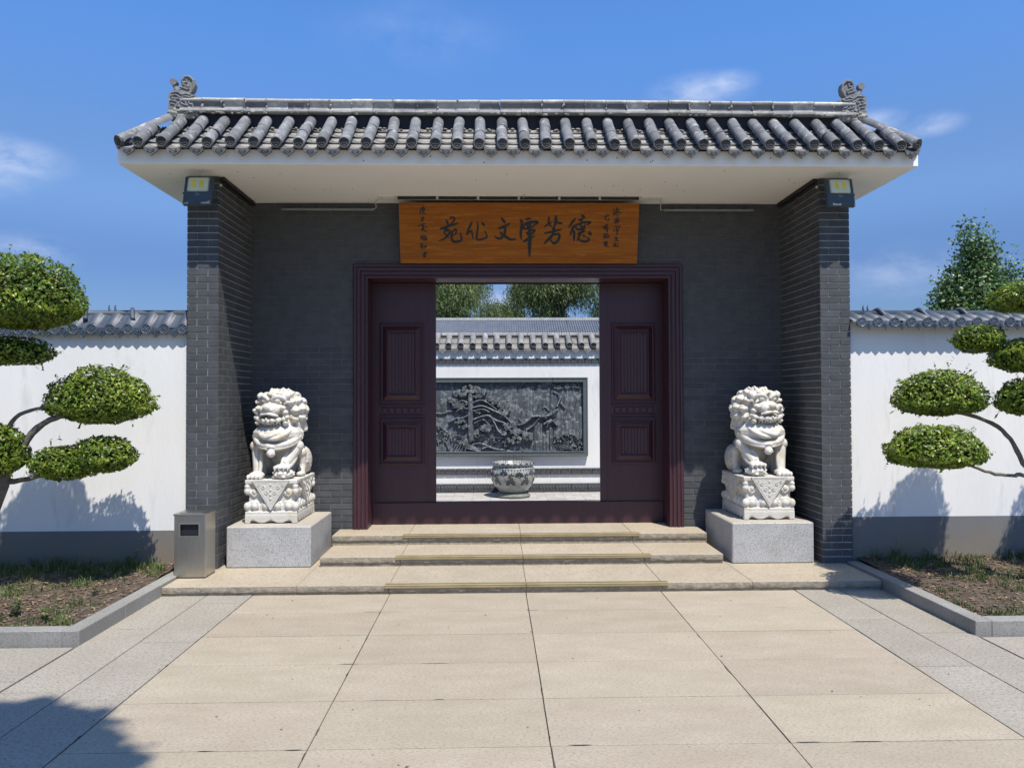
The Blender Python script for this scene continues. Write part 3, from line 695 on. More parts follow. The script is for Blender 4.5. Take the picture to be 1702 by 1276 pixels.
# dragon ornaments at the ridge ends
def ornament(sx):
    o = MB(); t = .05
    X = lambda a: sx*(RX-.005-a)          # a runs from the outer edge inwards
    P = lambda a, z: (X(a), z)
    o.prism([P(0, .09), P(.245, .09), P(.235, .15), P(.275, .205), P(.262, .225), P(.215, .235), P(.20, .255), P(.14, .29), P(.09, .275), P(.03, .265), P(0, .235)], -t, t)
    # curled tail
    o.prism([P(.09, .26), P(.19, .24), P(.235, .29), P(.245, .34), P(.235, .385), P(.20, .415), P(.16, .415), P(.125, .39), P(.118, .35)], -t*.75, t*.75)
    o.tube([(X(.205), -t*.8, .25), (X(.238), -t*.8, .31), (X(.235), -t*.8, .37), (X(.195), -t*.8, .408), (X(.15), -t*.8, .402), (X(.125), -t*.8, .37), (X(.14), -t*.8, .345), (X(.17), -t*.8, .352), (X(.175), -t*.8, .375), (X(.158), -t*.8, .382)], [.014]*6+[.012, .011, .009, .007], 7)
    # sword handle
    o.tube([(X(.075), 0, .26), (X(.05), 0, .31), (X(.035), 0, .345)], [.030, .022, .020], 8); o.tube([(X(.035), -.028, .365), (X(.035), .028, .365)], .034, 12)
    rnd = random.Random(4)
    for c in [((.03, .245), (.09, .25), (.13, .225), (.17, .235), (.21, .225)), ((.02, .21), (.07, .225), (.11, .20), (.16, .21), (.20, .20), (.25, .215)), ((.10, .19), (.13, .175), (.12, .15), (.15, .13), (.19, .12)),
              ((.16, .19), (.19, .17), (.20, .14), (.23, .13)), ((.01, .17), (.05, .165), (.09, .15), (.08, .12), (.12, .105)), ((.02, .14), (.06, .13)), ((.145, .165), (.17, .15), (.165, .125)), ((.11, .30), (.15, .29), (.19, .275)), ((.13, .33), (.17, .315), (.20, .30))]:
        o.tube([(X(a), -t-.002, z) for a, z in smooth_line(c, 3)], .0085, 6); o.tube([(X(a), t+.002, z) for a, z in smooth_line(c, 3)], .0085, 6)
    for c in [(.135, .188), (.085, .185), (.185, .205), (.04, .19)]: o.ell((X(c[0]), -t, c[1]), (.017, .014, .014), n=8, m=6)
    o.v = [(x, y+RYF+.03, z+ZR-.055) for x, y, z in o.v]
    r_ = o.build('ridge_dragon', M['orn'], roof); fix_normals(r_.data)
    bs = MB(); 
    for k in range(26):
        a = rnd.uniform(0, .27); z = rnd.uniform(.015, .085)
        bs.ell((X(a), RYF+.03+rnd.uniform(-.045, .0), ZR-.055+z), (rnd.uniform(.02, .045), rnd.uniform(.02, .035), rnd.uniform(.014, .03)), n=8, m=6)
    bs.box(min(X(0), X(.25)), max(X(0), X(.25)), RYF-.02, RYF+.09, ZR-.055, ZR+.04)
    bs.build('mortar_base', M['lime'], r_, smooth=False)
ornament(-1); ornament(1)
# screw heads and paint pits in the eave slab
ch = MB()
for _ in range(30):
    x, y = random.uniform(-3.5, 3.5), random.uniform(-.3, .9)
    ch.lathe([(0, -.0012), (random.uniform(.004, .007), -.0012), (.008, 0)], 8, (x, y, ZS))
for _ in range(9): ch.ell((random.uniform(-3.5, 3.5), -.377, random.uniform(3.91, 4.0)), (.006, .002, .006), n=8, m=5)
ch.build('screw_heads', M['chips'], roof, kind='stuff')

# ------------------------------------------------------------------ plaque with calligraphy
PB, PT = (.930, 3.208), (.770, 3.842); PX0, PX1 = -1.305, 1.316
plq = thing('name_plaque', 'long varnished orange-brown wooden plaque with black calligraphy above the door', 'sign', (0, .93, 3.2))
pn = Vector((0, -(PT[1]-PB[1]), PT[0]-PB[0])).normalized()   # towards the viewer
def PL(u, v, h=0.):
    """u 0..1 left to right, v 0..1 top to bottom, h above the face"""
    return Vector((PX0+(PX1-PX0)*u, PT[0]+(PB[0]-PT[0])*v, PT[1]+(PB[1]-PT[1])*v))+pn*h
b = MB(); q = [PL(0, 0), PL(1, 0), PL(1, 1), PL(0, 1)]; qb = [p-pn*.03 for p in q]
b.add(q+qb, [(0, 3, 2, 1), (4, 5, 6, 7), (0, 1, 5, 4), (1, 2, 6, 5), (2, 3, 7, 6), (3, 0, 4, 7)]); pb_ = b.build('board', M['plaque'], plq); fix_normals(pb_.data)
def px2pl(x, y):
    v = (y-336.3)/101.6; l_ = 662.5+3.5*v; r_ = 1063.8-4.8*v; return (x-l_)/(r_-l_), v
def glyph(name, strokes, ox, oy, sc, wk=1.35, h0=.0015):
    mb = MB(); lay_ = 0
    for st_ in strokes:
        pts, w = st_[:-1], st_[-1]
        if len(pts) == 1: pts = pts*2
        sp = smooth_line([(ox+a/sc, oy+c/sc) for a, c in pts], 5); n = len(sp); w = w/sc*wk/2; h = h0+lay_*.00025; lay_ += 1
        L_, R_ = [], []
        for i, p in enumerate(sp):
            t = sp[min(i+1, n-1)]-sp[max(i-1, 0)]; t = t/(np.linalg.norm(t)+1e-9); nn = np.array([-t[1], t[0]])
            s = i/(n-1); ww = w*(.72+.28*sin(pi*min(1, s*1.15))) * (1 if s < .82 else 1-.35*(s-.82)/.18)
            L_.append(p+nn*ww); R_.append(p-nn*ww)
        cap0 = [sp[0]+np.array([cos(a_), sin(a_)])*w*.72 for a_ in np.linspace(0, 2*pi, 9)[:-1]]
        poly = L_+R_[::-1]; k = len(poly)
        def P3(p, h): u, v = px2pl(*p); return PL(u, v, h)
        vs = [P3(p, h) for p in L_+R_]; mb.add(vs, [(i, i+1, n+i+1, n+i) for i in range(n-1)])
        mb.add([P3(p, h+.0001) for p in cap0], [tuple(range(8))])
        cap1 = [sp[-1]+np.array([cos(a_), sin(a_)])*w*.52 for a_ in np.linspace(0, 2*pi, 9)[:-1]]; mb.add([P3(p, h+.0001) for p in cap1], [tuple(range(8))])
    return mb.build(name, M['ink'], plq)
glyph('character', [((390, 230), (420, 330), (480, 410), 62), ((520, 180), (600, 135), (690, 160), (690, 235), (620, 320), (560, 410), 60), ((165, 575), (350, 520), (500, 450), (650, 410), (810, 365), 88),
    ((420, 560), (320, 650), (285, 740), 60), ((430, 600), (505, 640), (500, 740), (420, 850), (300, 960), (125, 1030), 62), ((330, 740), (470, 920), 60), ((340, 600), (440, 700), 50),
    ((595, 800), (640, 670), (740, 590), (770, 650), (740, 760), (630, 830), 55), ((590, 690), (585, 850), (600, 1000), (700, 1070), (850, 1060), (965, 1000), (960, 880), (920, 740), 76)], 725, 355, 23.2)
glyph('character', [((740, 450), (690, 560), (640, 660), 34), ((640, 690), (700, 630), (735, 620), (750, 690), (765, 770), 27), ((845, 450), (858, 520), (845, 640), (832, 760), (870, 790), (960, 765), (1030, 735), (1015, 670), (980, 620), 31), ((935, 462), (985, 510), 40)], 720, 330, 11.6)
glyph('character', [((310, 120), (410, 245), 62), ((240, 400), (380, 350), (540, 270), 62), ((412, 350), (410, 480), (370, 600), (280, 685), (190, 680), (120, 635), 60), ((285, 520), (340, 590), (450, 650), (570, 722), (710, 700), 62)], 815, 355, 17.01)
glyph('character', [((855, 180), (905, 245), 76), ((880, 260), (862, 450), (850, 600), (870, 705), 62), ((870, 420), (985, 395), 52), ((1000, 142), (1140, 125), 50), ((950, 410), (932, 330), (1020, 260), (1150, 225), (1330, 222), (1285, 275), (1200, 340), 58),
    ((1035, 260), (1060, 400), 52), ((1120, 230), (1110, 400), 52), ((1000, 425), (1215, 345), 50), ((1020, 540), (1120, 475), (1240, 450), (1220, 505), (1150, 565), (1050, 590), 46), ((1020, 530), (1090, 600), 44),
    ((1100, 400), (1112, 600), (1100, 900), (1100, 1185), 82), ((940, 775), (1060, 710), (1240, 625), 55)], 815, 355, 17.01)
glyph('character', [((312, 180), (300, 300), (315, 390), (395, 470), 55), ((180, 465), (290, 380), (420, 312), 46), ((520, 155), (512, 300), (468, 475), 72), ((540, 340), (705, 365), 58), ((430, 500), (490, 590), 76), ((180, 655), (380, 620), (560, 570), (690, 535), 55),
    ((455, 640), (380, 750), (270, 865), (165, 965), 68), ((450, 705), (590, 680), (620, 750), (570, 885), (465, 965), (400, 925), (345, 830), 60)], 895, 350, 17.92)
glyph('character', [((1090, 230), (1000, 340), (905, 480), 60), ((1060, 430), (1000, 560), (945, 710), 64), ((1062, 590), (1055, 880), 64), ((1300, 130), (1375, 188), 76), ((1200, 265), (1290, 245), (1350, 190), 54), ((1290, 245), (1270, 330), 48),
    ((1040, 435), (1200, 385), (1350, 335), (1545, 325), (1500, 375), (1440, 410), 52), ((1110, 470), (1150, 540), (1260, 535), (1340, 475), (1390, 385), 52), ((1255, 400), (1300, 520), 48), ((1170, 680), (1280, 625), (1400, 592), 56),
    ((1385, 480), (1300, 600), (1200, 760), (1150, 870), 54), ((1180, 800), (1240, 870), (1330, 902), (1450, 895), (1512, 840), (1440, 775), 56), ((1330, 725), (1385, 765), 52), ((1510, 630), (1562, 700), 82)], 895, 350, 17.92)
sm = [[((360, 100), (330, 180)), ((345, 200), (330, 280)), ((385, 160), (385, 300)), ((400, 115), (540, 122)), ((440, 70), (440, 150)), ((400, 172), (500, 170)), ((410, 212), (520, 202)), ((420, 255), (450, 285), (500, 280)), ((540, 200), (555, 240))],
      [((420, 350), (430, 410)), ((480, 360), (470, 400)), ((360, 412), (520, 390)), ((440, 420), (460, 450)), ((370, 462), (510, 435)), ((440, 460), (360, 520)), ((450, 465), (475, 480), (430, 530))],
      [((370, 595), (390, 620)), ((352, 680), (348, 760)), ((410, 600), (520, 600), (500, 640)), ((430, 620), (425, 690), (480, 680), (480, 640)), ((400, 740), (490, 712)), ((445, 700), (450, 780), (430, 850))],
      [((400, 880), (430, 910)), ((370, 950), (460, 920)), ((445, 930), (420, 990), (360, 1020)), ((400, 950), (440, 1005), (505, 1020))],
      [((355, 1070), (335, 1180)), ((362, 1110), (375, 1180)), ((400, 1070), (402, 1160), (465, 1160), (460, 1130)), ((440, 1080), (462, 1100))],
      [((62, 300), (80, 320)), ((150, 250), (160, 300)), ((215, 260), (200, 300)), ((90, 332), (190, 302)), ((135, 340), (110, 400), (160, 425)), ((190, 360), (210, 420), (160, 445))],
      [((130, 520), (130, 570)), ((185, 530), (170, 570)), ((0, 632), (90, 595), (185, 550)), ((80, 610), (75, 690)), ((90, 620), (170, 610), (165, 740), (130, 742)), ((100, 650), (150, 650)), ((100, 682), (150, 682))],
      [((60, 822), (190, 812)), ((80, 810), (80, 930)), ((60, 900), (115, 878)), ((130, 820), (140, 930)), ((160, 850), (235, 900)), ((60, 932), (210, 912))],
      [((70, 1030), (70, 1160)), ((110, 1020), (110, 1160)), ((150, 1020), (150, 1150)), ((60, 1062), (180, 1050)), ((90, 1112), (180, 1110)), ((100, 1160), (225, 1172))]]
for c in sm: glyph('small_character', [tuple(s_)+(24,) for s_ in c], 1000, 340, 17.02)
sm2 = [[((170, 30), (180, 60)), ((120, 100), (200, 80)), ((130, 100), (100, 240)), ((150, 112), (205, 110), (190, 160), (140, 160)), ((165, 100), (170, 200), (150, 240)), ((200, 210), (228, 232))],
       [((130, 310), (190, 300), (160, 340), (165, 390), (145, 392)), ((120, 362), (200, 350))],
       [((60, 500), (150, 460), (230, 432)), ((160, 480), (160, 560)), ((165, 490), (190, 480), (190, 540)), ((130, 572), (200, 542)), ((180, 540), (140, 600)), ((150, 560), (200, 592), (262, 612)), ((235, 500), (260, 530))],
       [((125, 690), (142, 702)), ((110, 750), (150, 730), (120, 810)), ((170, 700), (220, 700)), ((170, 730), (180, 800), (250, 790), (250, 730), (180, 742)), ((210, 740), (210, 790)), ((185, 765), (245, 765))],
       [((110, 900), (160, 870)), ((120, 942), (180, 912)), ((150, 880), (160, 1010)), ((145, 940), (118, 985)), ((200, 930), (190, 965), (240, 962), (240, 920), (202, 928))],
       [((180, 1080), (225, 1080), (210, 1120)), ((165, 1132), (252, 1120)), ((200, 1080), (190, 1205)), ((240, 1080), (262, 1102)), ((180, 1150), (232, 1160), (200, 1190))]]
for c in sm2: glyph('small_character', [tuple(s_)+(19,) for s_ in c], 690, 338, 13.3)

# ------------------------------------------------------------------ lamps and cables under the eave
def floodlight(sx, nm):
    fl = thing('floodlight', 'square dark blue-grey LED floodlight tilted down on the %s wing wall' % nm, 'lamp', (sx*3.07, -.2, 3.69), 'floodlights on the wing walls')
    c = Vector((sx*3.068, -.205, 3.690)); R_ = Matrix.Rotation(-.24, 3, 'X') @ Matrix.Rotation(sx*.02, 3, 'Z')
    def tr(mb): mb.v = [tuple(c+R_ @ Vector(v)) for v in mb.v]; return mb
    w, h = .134, .148
    tr(MB().bbox(-w, w, -.012, .028, -h, h, .007)).build('housing', M['lamp'], fl)
    tr(MB().bbox(-w*.72, w*.72, -.028, -.011, h*.0-.002+.016-.028, h*.86, .012)).build('lens', M['lens'], fl)
    for q in (-1, 1): tr(MB().box(q*.036-.020, q*.036+.020, -.0295, -.0275, .022, .092)).build('led_chip', M['led'], fl)
    tr(MB().bbox(-w*.78, w*.78, -.0165, -.0115, -.018, h*.90, .004)).build('bezel', M['metal_gy'], fl)
    y = MB()
    for q in (-1, 1): y.tube([c+Vector((q*(w+.008), .0, -.02)), c+Vector((q*(w+.008), .12, -.05)), Vector((sx*3.068+q*(w-.01), -.008, 3.63))], .008, 6)
    y.box(c.x-w, c.x+w, -.016, -.007, 3.615, 3.645); y.build('bracket', M['lamp'], fl)
    tr(MB().box(-.1, .1, .027, .06, -.1, .1)).build('heat_sink', M['lamp'], fl)
    MB().tube([(c.x+.0, -.15, 3.83), (c.x+.01, -.18, 3.87), (c.x+.0, -.20, ZS)], .004, 6).build('cable', M['wire'], fl)
    cu = bpy.data.curves.new('print', 'FONT'); cu.body = 'FSL'; cu.size = .032; cu.align_x = 'CENTER'
    to = bpy.data.objects.new('print', cu); COL.objects.link(to); dg = bpy.context.evaluated_depsgraph_get(); me = bpy.data.meshes.new_from_object(to.evaluated_get(dg)); bpy.data.objects.remove(to)
    for v in me.vertices: v.co = c+R_ @ Vector((v.co.x, -.0126, v.co.y-.052))
    me.materials.clear(); me.materials.append(M['print']); link('print', me, fl)
floodlight(-1, 'left'); floodlight(1, 'right')
for x0, x1, nm in ((-2.62, -1.60, 'left'), (1.63, 2.64, 'right')):
    t_ = thing('wall_washer', 'thin grey linear lamp under the soffit %s of the plaque' % nm, 'lamp', ((x0+x1)/2, .96, 3.81), 'linear lamps on the door wall')
    MB().bbox(x0, x1, .945, .975, 3.80, 3.823, .003).build('housing', M['metal_gy'], t_)
    for k in range(4):
        xx = x0+.1+(x1-x0-.2)*k/3; MB().box(xx-.012, xx+.012, .960, .994, 3.823, 3.838).build('clip', M['black'], t_)
sl_ = thing('plaque_lamp', 'black strip lamp on pale clips along the top of the plaque', 'lamp', (0, .7, 3.86))
MB().bbox(-1.33, 1.31, .700, .725, 3.862, 3.886, .003).build('housing', M['black'], sl_)
MB().box(-1.52, 1.56, .728, .752, 3.866, ZS-.001).build('rail', M['white_rail'], sl_)
for k in range(7):
    xx = -1.32+2.63*k/6; MB().box(xx-.012, xx+.012, .690, .727, 3.858, 3.892).build('clip', M['wire'], sl_)
for pts, nm in (([(-1.50, .74, 3.87), (-1.56, .80, 3.86), (-1.57, .90, 3.82), (-1.62, .95, 3.812)], 'left'), ([(1.54, .74, 3.87), (1.56, .82, 3.85), (1.58, .9, 3.80), (1.62, .95, 3.815)], 'right'), ([(.05, .70, 3.88), (.045, .66, 3.87), (.06, .62, 3.892)], 'middle')):
    tag(MB().tube(smooth_line(pts, 4), .0045, 6).build('cable', M['wire']), 'pale cable at the %s of the lamp above the plaque' % nm, 'cable', 'cables of the plaque lamp')
for sx, nm in ((-1, 'left'), (1, 'right')):
    t_ = thing('cable_tray', 'dark cable conduit with loose wires under the soffit on the %s wing wall' % nm, 'conduit', (sx*2.93, .5, 3.87), 'conduits on the wing walls')
    MB().box(min(sx*2.905, sx*2.945), max(sx*2.905, sx*2.945), .02, .96, 3.852, 3.888).build('conduit', M['black'], t_)
    w = MB(); y = .03; r = random.Random(3)
    pts = []
    while y < .9: pts.append((sx*(2.925+r.uniform(-.01, .008)), y, 3.835+r.uniform(-.03, .012))); y += .05
    w.tube(smooth_line(pts, 3), .005, 5); w.build('loose_wire', M['black'], t_)
    MB().ell((sx*2.93, -.01, 3.80), (.014, .012, .014), n=8, m=6).build('connector', M['white_rail'], t_)

# ------------------------------------------------------------------ granite plinths and stone lions
def lion_mesh(hx):
    """seated guardian lion; local coords, hx = +1: ball paw at +x.  Faces -y."""
    m = MB(); E = lambda c, r, rot=None, n=14, mm=9: m.ell((c[0]*hx, c[1], c[2]), r, (rot[0], rot[1]*hx, rot[2]*hx) if rot else None, n, mm)
    T = lambda pts, r, n=10: m.tube([(p[0]*hx, p[1], p[2]) for p in smooth_line(pts, 3)], list(np.interp(np.linspace(0, 1, (len(pts)-1)*3+1 if len(pts) > 2 else 4), np.linspace(0, 1, len(r)), r)), n)
    # trunk
    E((0, .20, .27), (.175, .15, .22)); E((.0, .32, .22), (.18, .20, .22)); E((0, -.01, .40), (.215, .165, .13)); E((0, .24, .10), (.15, .14, .10)); E((0, .05, .33), (.15, .12, .08))
    # haunches, knees, hind feet
    for s_ in (-1, 1):
        E((s_*.175, .30, .15), (.085, .17, .15)); E((s_*.205, .125, .245), (.050, .055, .052)); T([(s_*.205, .13, .24), (s_*.205, .14, .12), (s_*.200, .11, .03)], [.045, .036, .04]); E((s_*.205, .07, .03), (.05, .08, .03))
    # tail flames at the side
    for s_ in (-1, 1):
        for k in range(4): T([(s_*.19, .36, .03), (s_*(.225+.008*k), .32-.03*k, .05+.02*k), (s_*(.255), .30-.05*k, .10+.018*k)], [.022, .018, .008], 7)
    # forelegs
    E((-.228, -.06, .325), (.050, .055, .056)); T([(-.205, -.05, .32), (-.190, -.09, .17), (-.175, -.13, .06)], [.060, .050, .046]); T([(-.225, -.04, .26), (-.222, -.08, .15), (-.215, -.12, .04)], [.018, .020, .016], 8)
    T([(-.155, -.12, .26), (-.140, -.145, .16), (-.145, -.17, .06)], [.016, .022, .020], 8)
    E((-.175, -.17, .038), (.080, .085, .040))
    for k in range(4): E((-.235+.040*k, -.235-.008*(k in (1, 2)), .026), (.023, .032, .026), n=10, mm=7); E((-.235+.040*k, -.262, .014), (.008, .014, .012), n=6, mm=5)
    E((.222, -.06, .325), (.050, .055, .056)); T([(.205, -.05, .32), (.150, -.12, .21), (.110, -.17, .145)], [.058, .046, .045]); T([(.195, -.04, .28), (.185, -.10, .19), (.155, -.15, .13)], [.03, .026, .024], 8)
    T([(.12, -.12, .27), (.09, -.17, .20), (.085, -.19, .15)], [.014, .018, .018], 8)
    E((.10, -.20, .125), (.085, .07, .032))
    for k in range(4): E((.035+.043*k, -.255-.006*(k in (1, 2)), .118), (.022, .024, .022), n=10, mm=7); E((.035+.043*k, -.272, .098), (.008, .010, .018), n=6, mm=5)
    E((.10, -.185, .055), (.105, .092, .058)); 
    for k in range(14):
        a = 2*pi*k/14; E((.10+.095*cos(a), -.185+.085*sin(a), .045+.02*sin(k*2.1)), (.022, .02, .013), n=8, mm=5)
    # bib / collar
    E((0, -.015, .445), (.262, .215, .135)); T([(-.245, -.03, .41), (-.17, -.17, .335), (0, -.235, .300), (.17, -.17, .335), (.245, -.03, .41)], [.016]*5, 8); T([(-.225, -.05, .43), (-.15, -.17, .36), (0, -.215, .33), (.15, -.17, .36), (.225, -.05, .43)], [.034]*5, 10)
    T([(-.20, -.06, .44), (-.13, -.18, .37), (0, -.235, .345), (.1, -.20, .37)], [.010]*4, 6)
    # twisted beard strands
    T([(-.14, -.17, .45), (-.09, -.225, .425), (-.02, -.24, .435), (.05, -.235, .46)], [.022, .030, .028, .016], 8)
    T([(-.04, -.235, .40), (.04, -.245, .41), (.12, -.21, .45), (.16, -.15, .49)], [.016, .026, .026, .018], 8)
    for s_ in (-1, 1): T([(s_*.20, -.08, .42), (s_*.17, -.13, .47), (s_*.14, -.15, .52)], [.012, .018, .006], 6)
    # bell
    E((-.01, -.250, .262), (.044, .036, .040)); E((-.01, -.245, .300), (.024, .02, .018)); T([(-.045, -.235, .318), (-.01, -.258, .328), (.03, -.235, .318)], [.010, .012, .010], 7); m.tube([((-.055)*hx, -.25, .255), ((-.01)*hx, -.288, .250), (.035*hx, -.25, .255)], .006, 6)
    # head, turned a little to the free-paw side, chin lifted
    H = MB(); EH = lambda c, r, n=14, mm=9, rot=None: H.ell((c[0]*hx, c[1], c[2]), r, (rot[0], rot[1]*hx, rot[2]*hx) if rot else None, n, mm)
    TH = lambda pts, r, n=8: H.tube([(p[0]*hx, p[1], p[2]) for p in smooth_line(pts, 3)], list(np.interp(np.linspace(0, 1, (len(pts)-1)*3+1 if len(pts) > 2 else 4), np.linspace(0, 1, len(r)), r)), n)
    EH((0, .05, .0), (.205, .175, .185)); EH((0, .10, -.06), (.20, .16, .19))
    # snout: broad block with flat top, big nose
    EH((0, -.13, .035), (.125, .115, .075)); H.bbox(-.104, .104, -.240, -.08, -.022, .078, .030); EH((0, -.20, .028), (.110, .055, .048))
    EH((0, -.246, .058), (.044, .026, .034)); EH((-.036, -.238, .038), (.024, .020, .018), 8, 6); EH((.036, -.238, .038), (.024, .020, .018), 8, 6)
    TH([(-.100, -.205, -.030), (-.06, -.246, -.012), (0, -.252, -.002), (.06, -.246, -.012), (.100, -.205, -.030)], [.012, .014, .012, .014, .012])
    # curly upper lip (row of lumps) below a shaded groove
    for k in range(7):
        t = -1+2*k/6; EH((t*.142, -.242+.075*t*t, -.076-.004*sin(k*3)+.008*t*t), (.029, .028, .026), 10, 7)
        EH((t*.142, -.262+.075*t*t, -.062), (.010, .010, .012), 7, 5)
    EH((0, -.264, -.058), (.013, .013, .020), 8, 6)
    for k in range(9):
        t = -1+2*k/8; EH((t*.098, -.222+.05*t*t, -.108), (.011, .012, .012), 8, 5)
    EH((0, -.12, -.070), (.145, .115, .036))
    # lower jaw
    EH((0, -.135, -.182), (.110, .095, .034)); TH([(-.105, -.12, -.152), (-.07, -.190, -.155), (0, -.222, -.157), (.07, -.190, -.155), (.105, -.12, -.152)], [.011, .012, .012, .012, .011])
    TH([(-.125, -.10, -.09), (-.135, -.12, -.135), (-.11, -.11, -.175)], [.022, .020, .018]); TH([(.125, -.10, -.09), (.135, -.12, -.135), (.11, -.11, -.175)], [.022, .020, .018])
    EH((0, -.09, -.205), (.085, .09, .035))
    for s_ in (-1, 1):
        EH((s_*.066, -.150, .122), (.036, .030, .030)); TH([(s_*.015, -.165, .125), (s_*.06, -.16, .160), (s_*.115, -.13, .150), (s_*.150, -.10, .105)], [.018, .026, .022, .012])   # eye and brow
        for a_, b_ in ((.135, .045), (.155, -.000), (.165, -.050), (.152, -.105)): EH((s_*a_, -.165+.45*abs(a_-.13), b_), (.031, .034, .029), 10, 7); EH((s_*(a_+.012), -.192+.45*abs(a_-.13), b_+.004), (.011, .012, .012), 7, 5)
        TH([(s_*.130, -.085, .13), (s_*.160, -.09, .165), (s_*.150, -.06, .195)], [.034, .028, .010])         # ear
        TH([(s_*.115, -.11, .08), (s_*.16, -.10, .10), (s_*.185, -.06, .05)], [.014, .018, .012], 7)
    # mane: three rings of snail curls
    for ring_r, yy, nn, rr, ph in ((.200, -.045, 11, .052, 0), (.228, .035, 12, .058, .5), (.215, .12, 12, .056, 0), (.15, .185, 9, .056, .5)):
        for k in range(nn):
            a = -pi*.28+(pi*1.56)*(k+ph*.7)/(nn-1+ph)
            cx, cz = ring_r*cos(a)*1.02, ring_r*sin(a)*.80-.005
            if cz < -.17: continue
            EH((cx, yy, cz), (rr, rr*.9, rr), 12, 8); n_ = Vector((cx, -.03, cz)).normalized()
            TH([(cx, yy-rr*.6, cz), (cx+n_.x*rr*.6, yy-.01-rr*.6, cz+n_.z*rr*.6), (cx+n_.x*rr*1.12, yy-.01, cz+n_.z*rr*1.12)], [.018, .020, .008], 7)
    for k in range(5): EH((-.10+.05*k, -.075+.02*abs(k-2), .168+.012*(k % 2)), (.038, .045, .030), 10, 7)
    for s_ in (-1, 1):
        for k in range(4): TH([(s_*.16, .0+.04*k, -.05), (s_*.20, -.0+.04*k, -.13), (s_*.215, .03+.04*k, -.205)], [.03, .036, .022], 8); EH((s_*.222, .01+.04*k, -.21), (.022, .022, .022), 8, 6)
    Rm = Matrix.Rotation(radians(-13)*hx, 3, 'Z') @ Matrix.Rotation(radians(6), 3, 'X')
    H.v = [tuple(Rm @ Vector(v)+Vector((0, .0, .685))) for v in H.v]
    m.add(H.v, H.f)
    return remesh(m, .0047, 0, 'lion_figure')
def base_mesh(x0, x1, y0, y1):
    m = MB(); z0 = .4805
    m.bbox(x0, x1, y0, y1, .520, .568, .004); m.bbox(x0+.003, x1-.003, y0+.003, y1-.003, .571, .600, .003)
    m.bbox(x0+.03, x1-.03, y0+.03, y1-.03, .595, .89, .01); m.bbox(x0, x1, y0, y1, .872, .915, .004)
    # scalloped apron
    def apron(n, L_, place):
        w = L_/n
        for i in range(n):
            a = i*w; poly = [(a, .52)]+[(a+w*t, .52-.036*(sin(pi*t)**.8)) for t in np.linspace(.02, .98, 9)]+[(a+w, .52)]; place(poly)
    wd, dp = x1-x0, y1-y0
    for Y0, Y1 in ((y0+.001, y0+.03), (y1-.03, y1-.001)):
        apron(2, wd-.16, lambda p: m.prism([(x0+.08+a, z) for a, z in p][::-1], Y0, Y1))
        for xx in (x0, x1-.055): m.prism([(xx, .53), (xx+.055, .53), (xx+.055, z0), (xx, z0)], Y0-.001, Y1)
        for xx, q in ((x0+.055, 1), (x1-.055, -1)): m.prism([(xx, .53), (xx, z0+.012), (xx+q*.008, z0+.026), (xx+q*.028, .514), (xx+q*.03, .53)], Y0+.001, Y1)
    for xx in (x0+.001, x1-.03):
        def pl(p, xx=xx): 
            q = MB().prism([(a, z) for a, z in p][::-1], 0, .029); m.add([(xx+v[1], y0+.08+v[0], v[2]) for v in q.v], q.f)
        apron(6, dp-.16, pl)
        for yy in (y0, y1-.055): m.box(xx, xx+.029, yy, yy+.055, z0, .53)
    m.box(x0+.04, x1-.04, y0+.04, y1-.04, .49, .53)
    # lotus petals: lower ring and upper ring, on all four sides
    def petal(cx, cy, z, r, up): 
        m.ell((cx, cy, z), (r, r, r*1.15), n=12, m=8)
    for side in range(4):
        L_ = wd if side % 2 == 0 else dp; npt = 2 if side % 2 == 0 else 3
        for zc, rr, sgn in ((.650, .038, 1), (.795, .030, -1)):
            k = 4 if side % 2 == 0 else 6
            for i in range(k):
                t = (i+.5)/k; u = .035+(L_-.07)*t
                inset = .018
                if side == 0: c = (x0+u, y0+inset+.012, zc)
                elif side == 2: c = (x0+u, y1-inset-.012, zc)
                elif side == 1: c = (x1-inset-.012, y0+u, zc)
                else: c = (x0+inset+.012, y0+u, zc)
                petal(*c, rr, sgn)
                h = .052
                pts = [(-.048, -.04*sgn), (-.046, .0), (-.03, .03*sgn+.008), (0, h*sgn*.9), (.03, .03*sgn+.008), (.046, .0), (.048, -.04*sgn)]
                if side % 2 == 0: P = [(c[0]+a, c[1]-.010*(1 if side == 0 else -1), zc+b_) for a, b_ in pts]
                else: P = [(c[0]+.010*(1 if side == 1 else -1), c[1]+a, zc+b_) for a, b_ in pts]
                m.tube(P, .011, 6)
    for cx in (x0+.022, x1-.022):
        for cy in (y0+.022, y1-.022):
            m.ell((cx, cy, .648), (.036, .036, .044)); m.ell((cx, cy, .800), (.034, .034, .038)); m.ell((cx, cy, .845), (.03, .03, .03))
    return remesh(m, .0062, 1, 'carved_base')
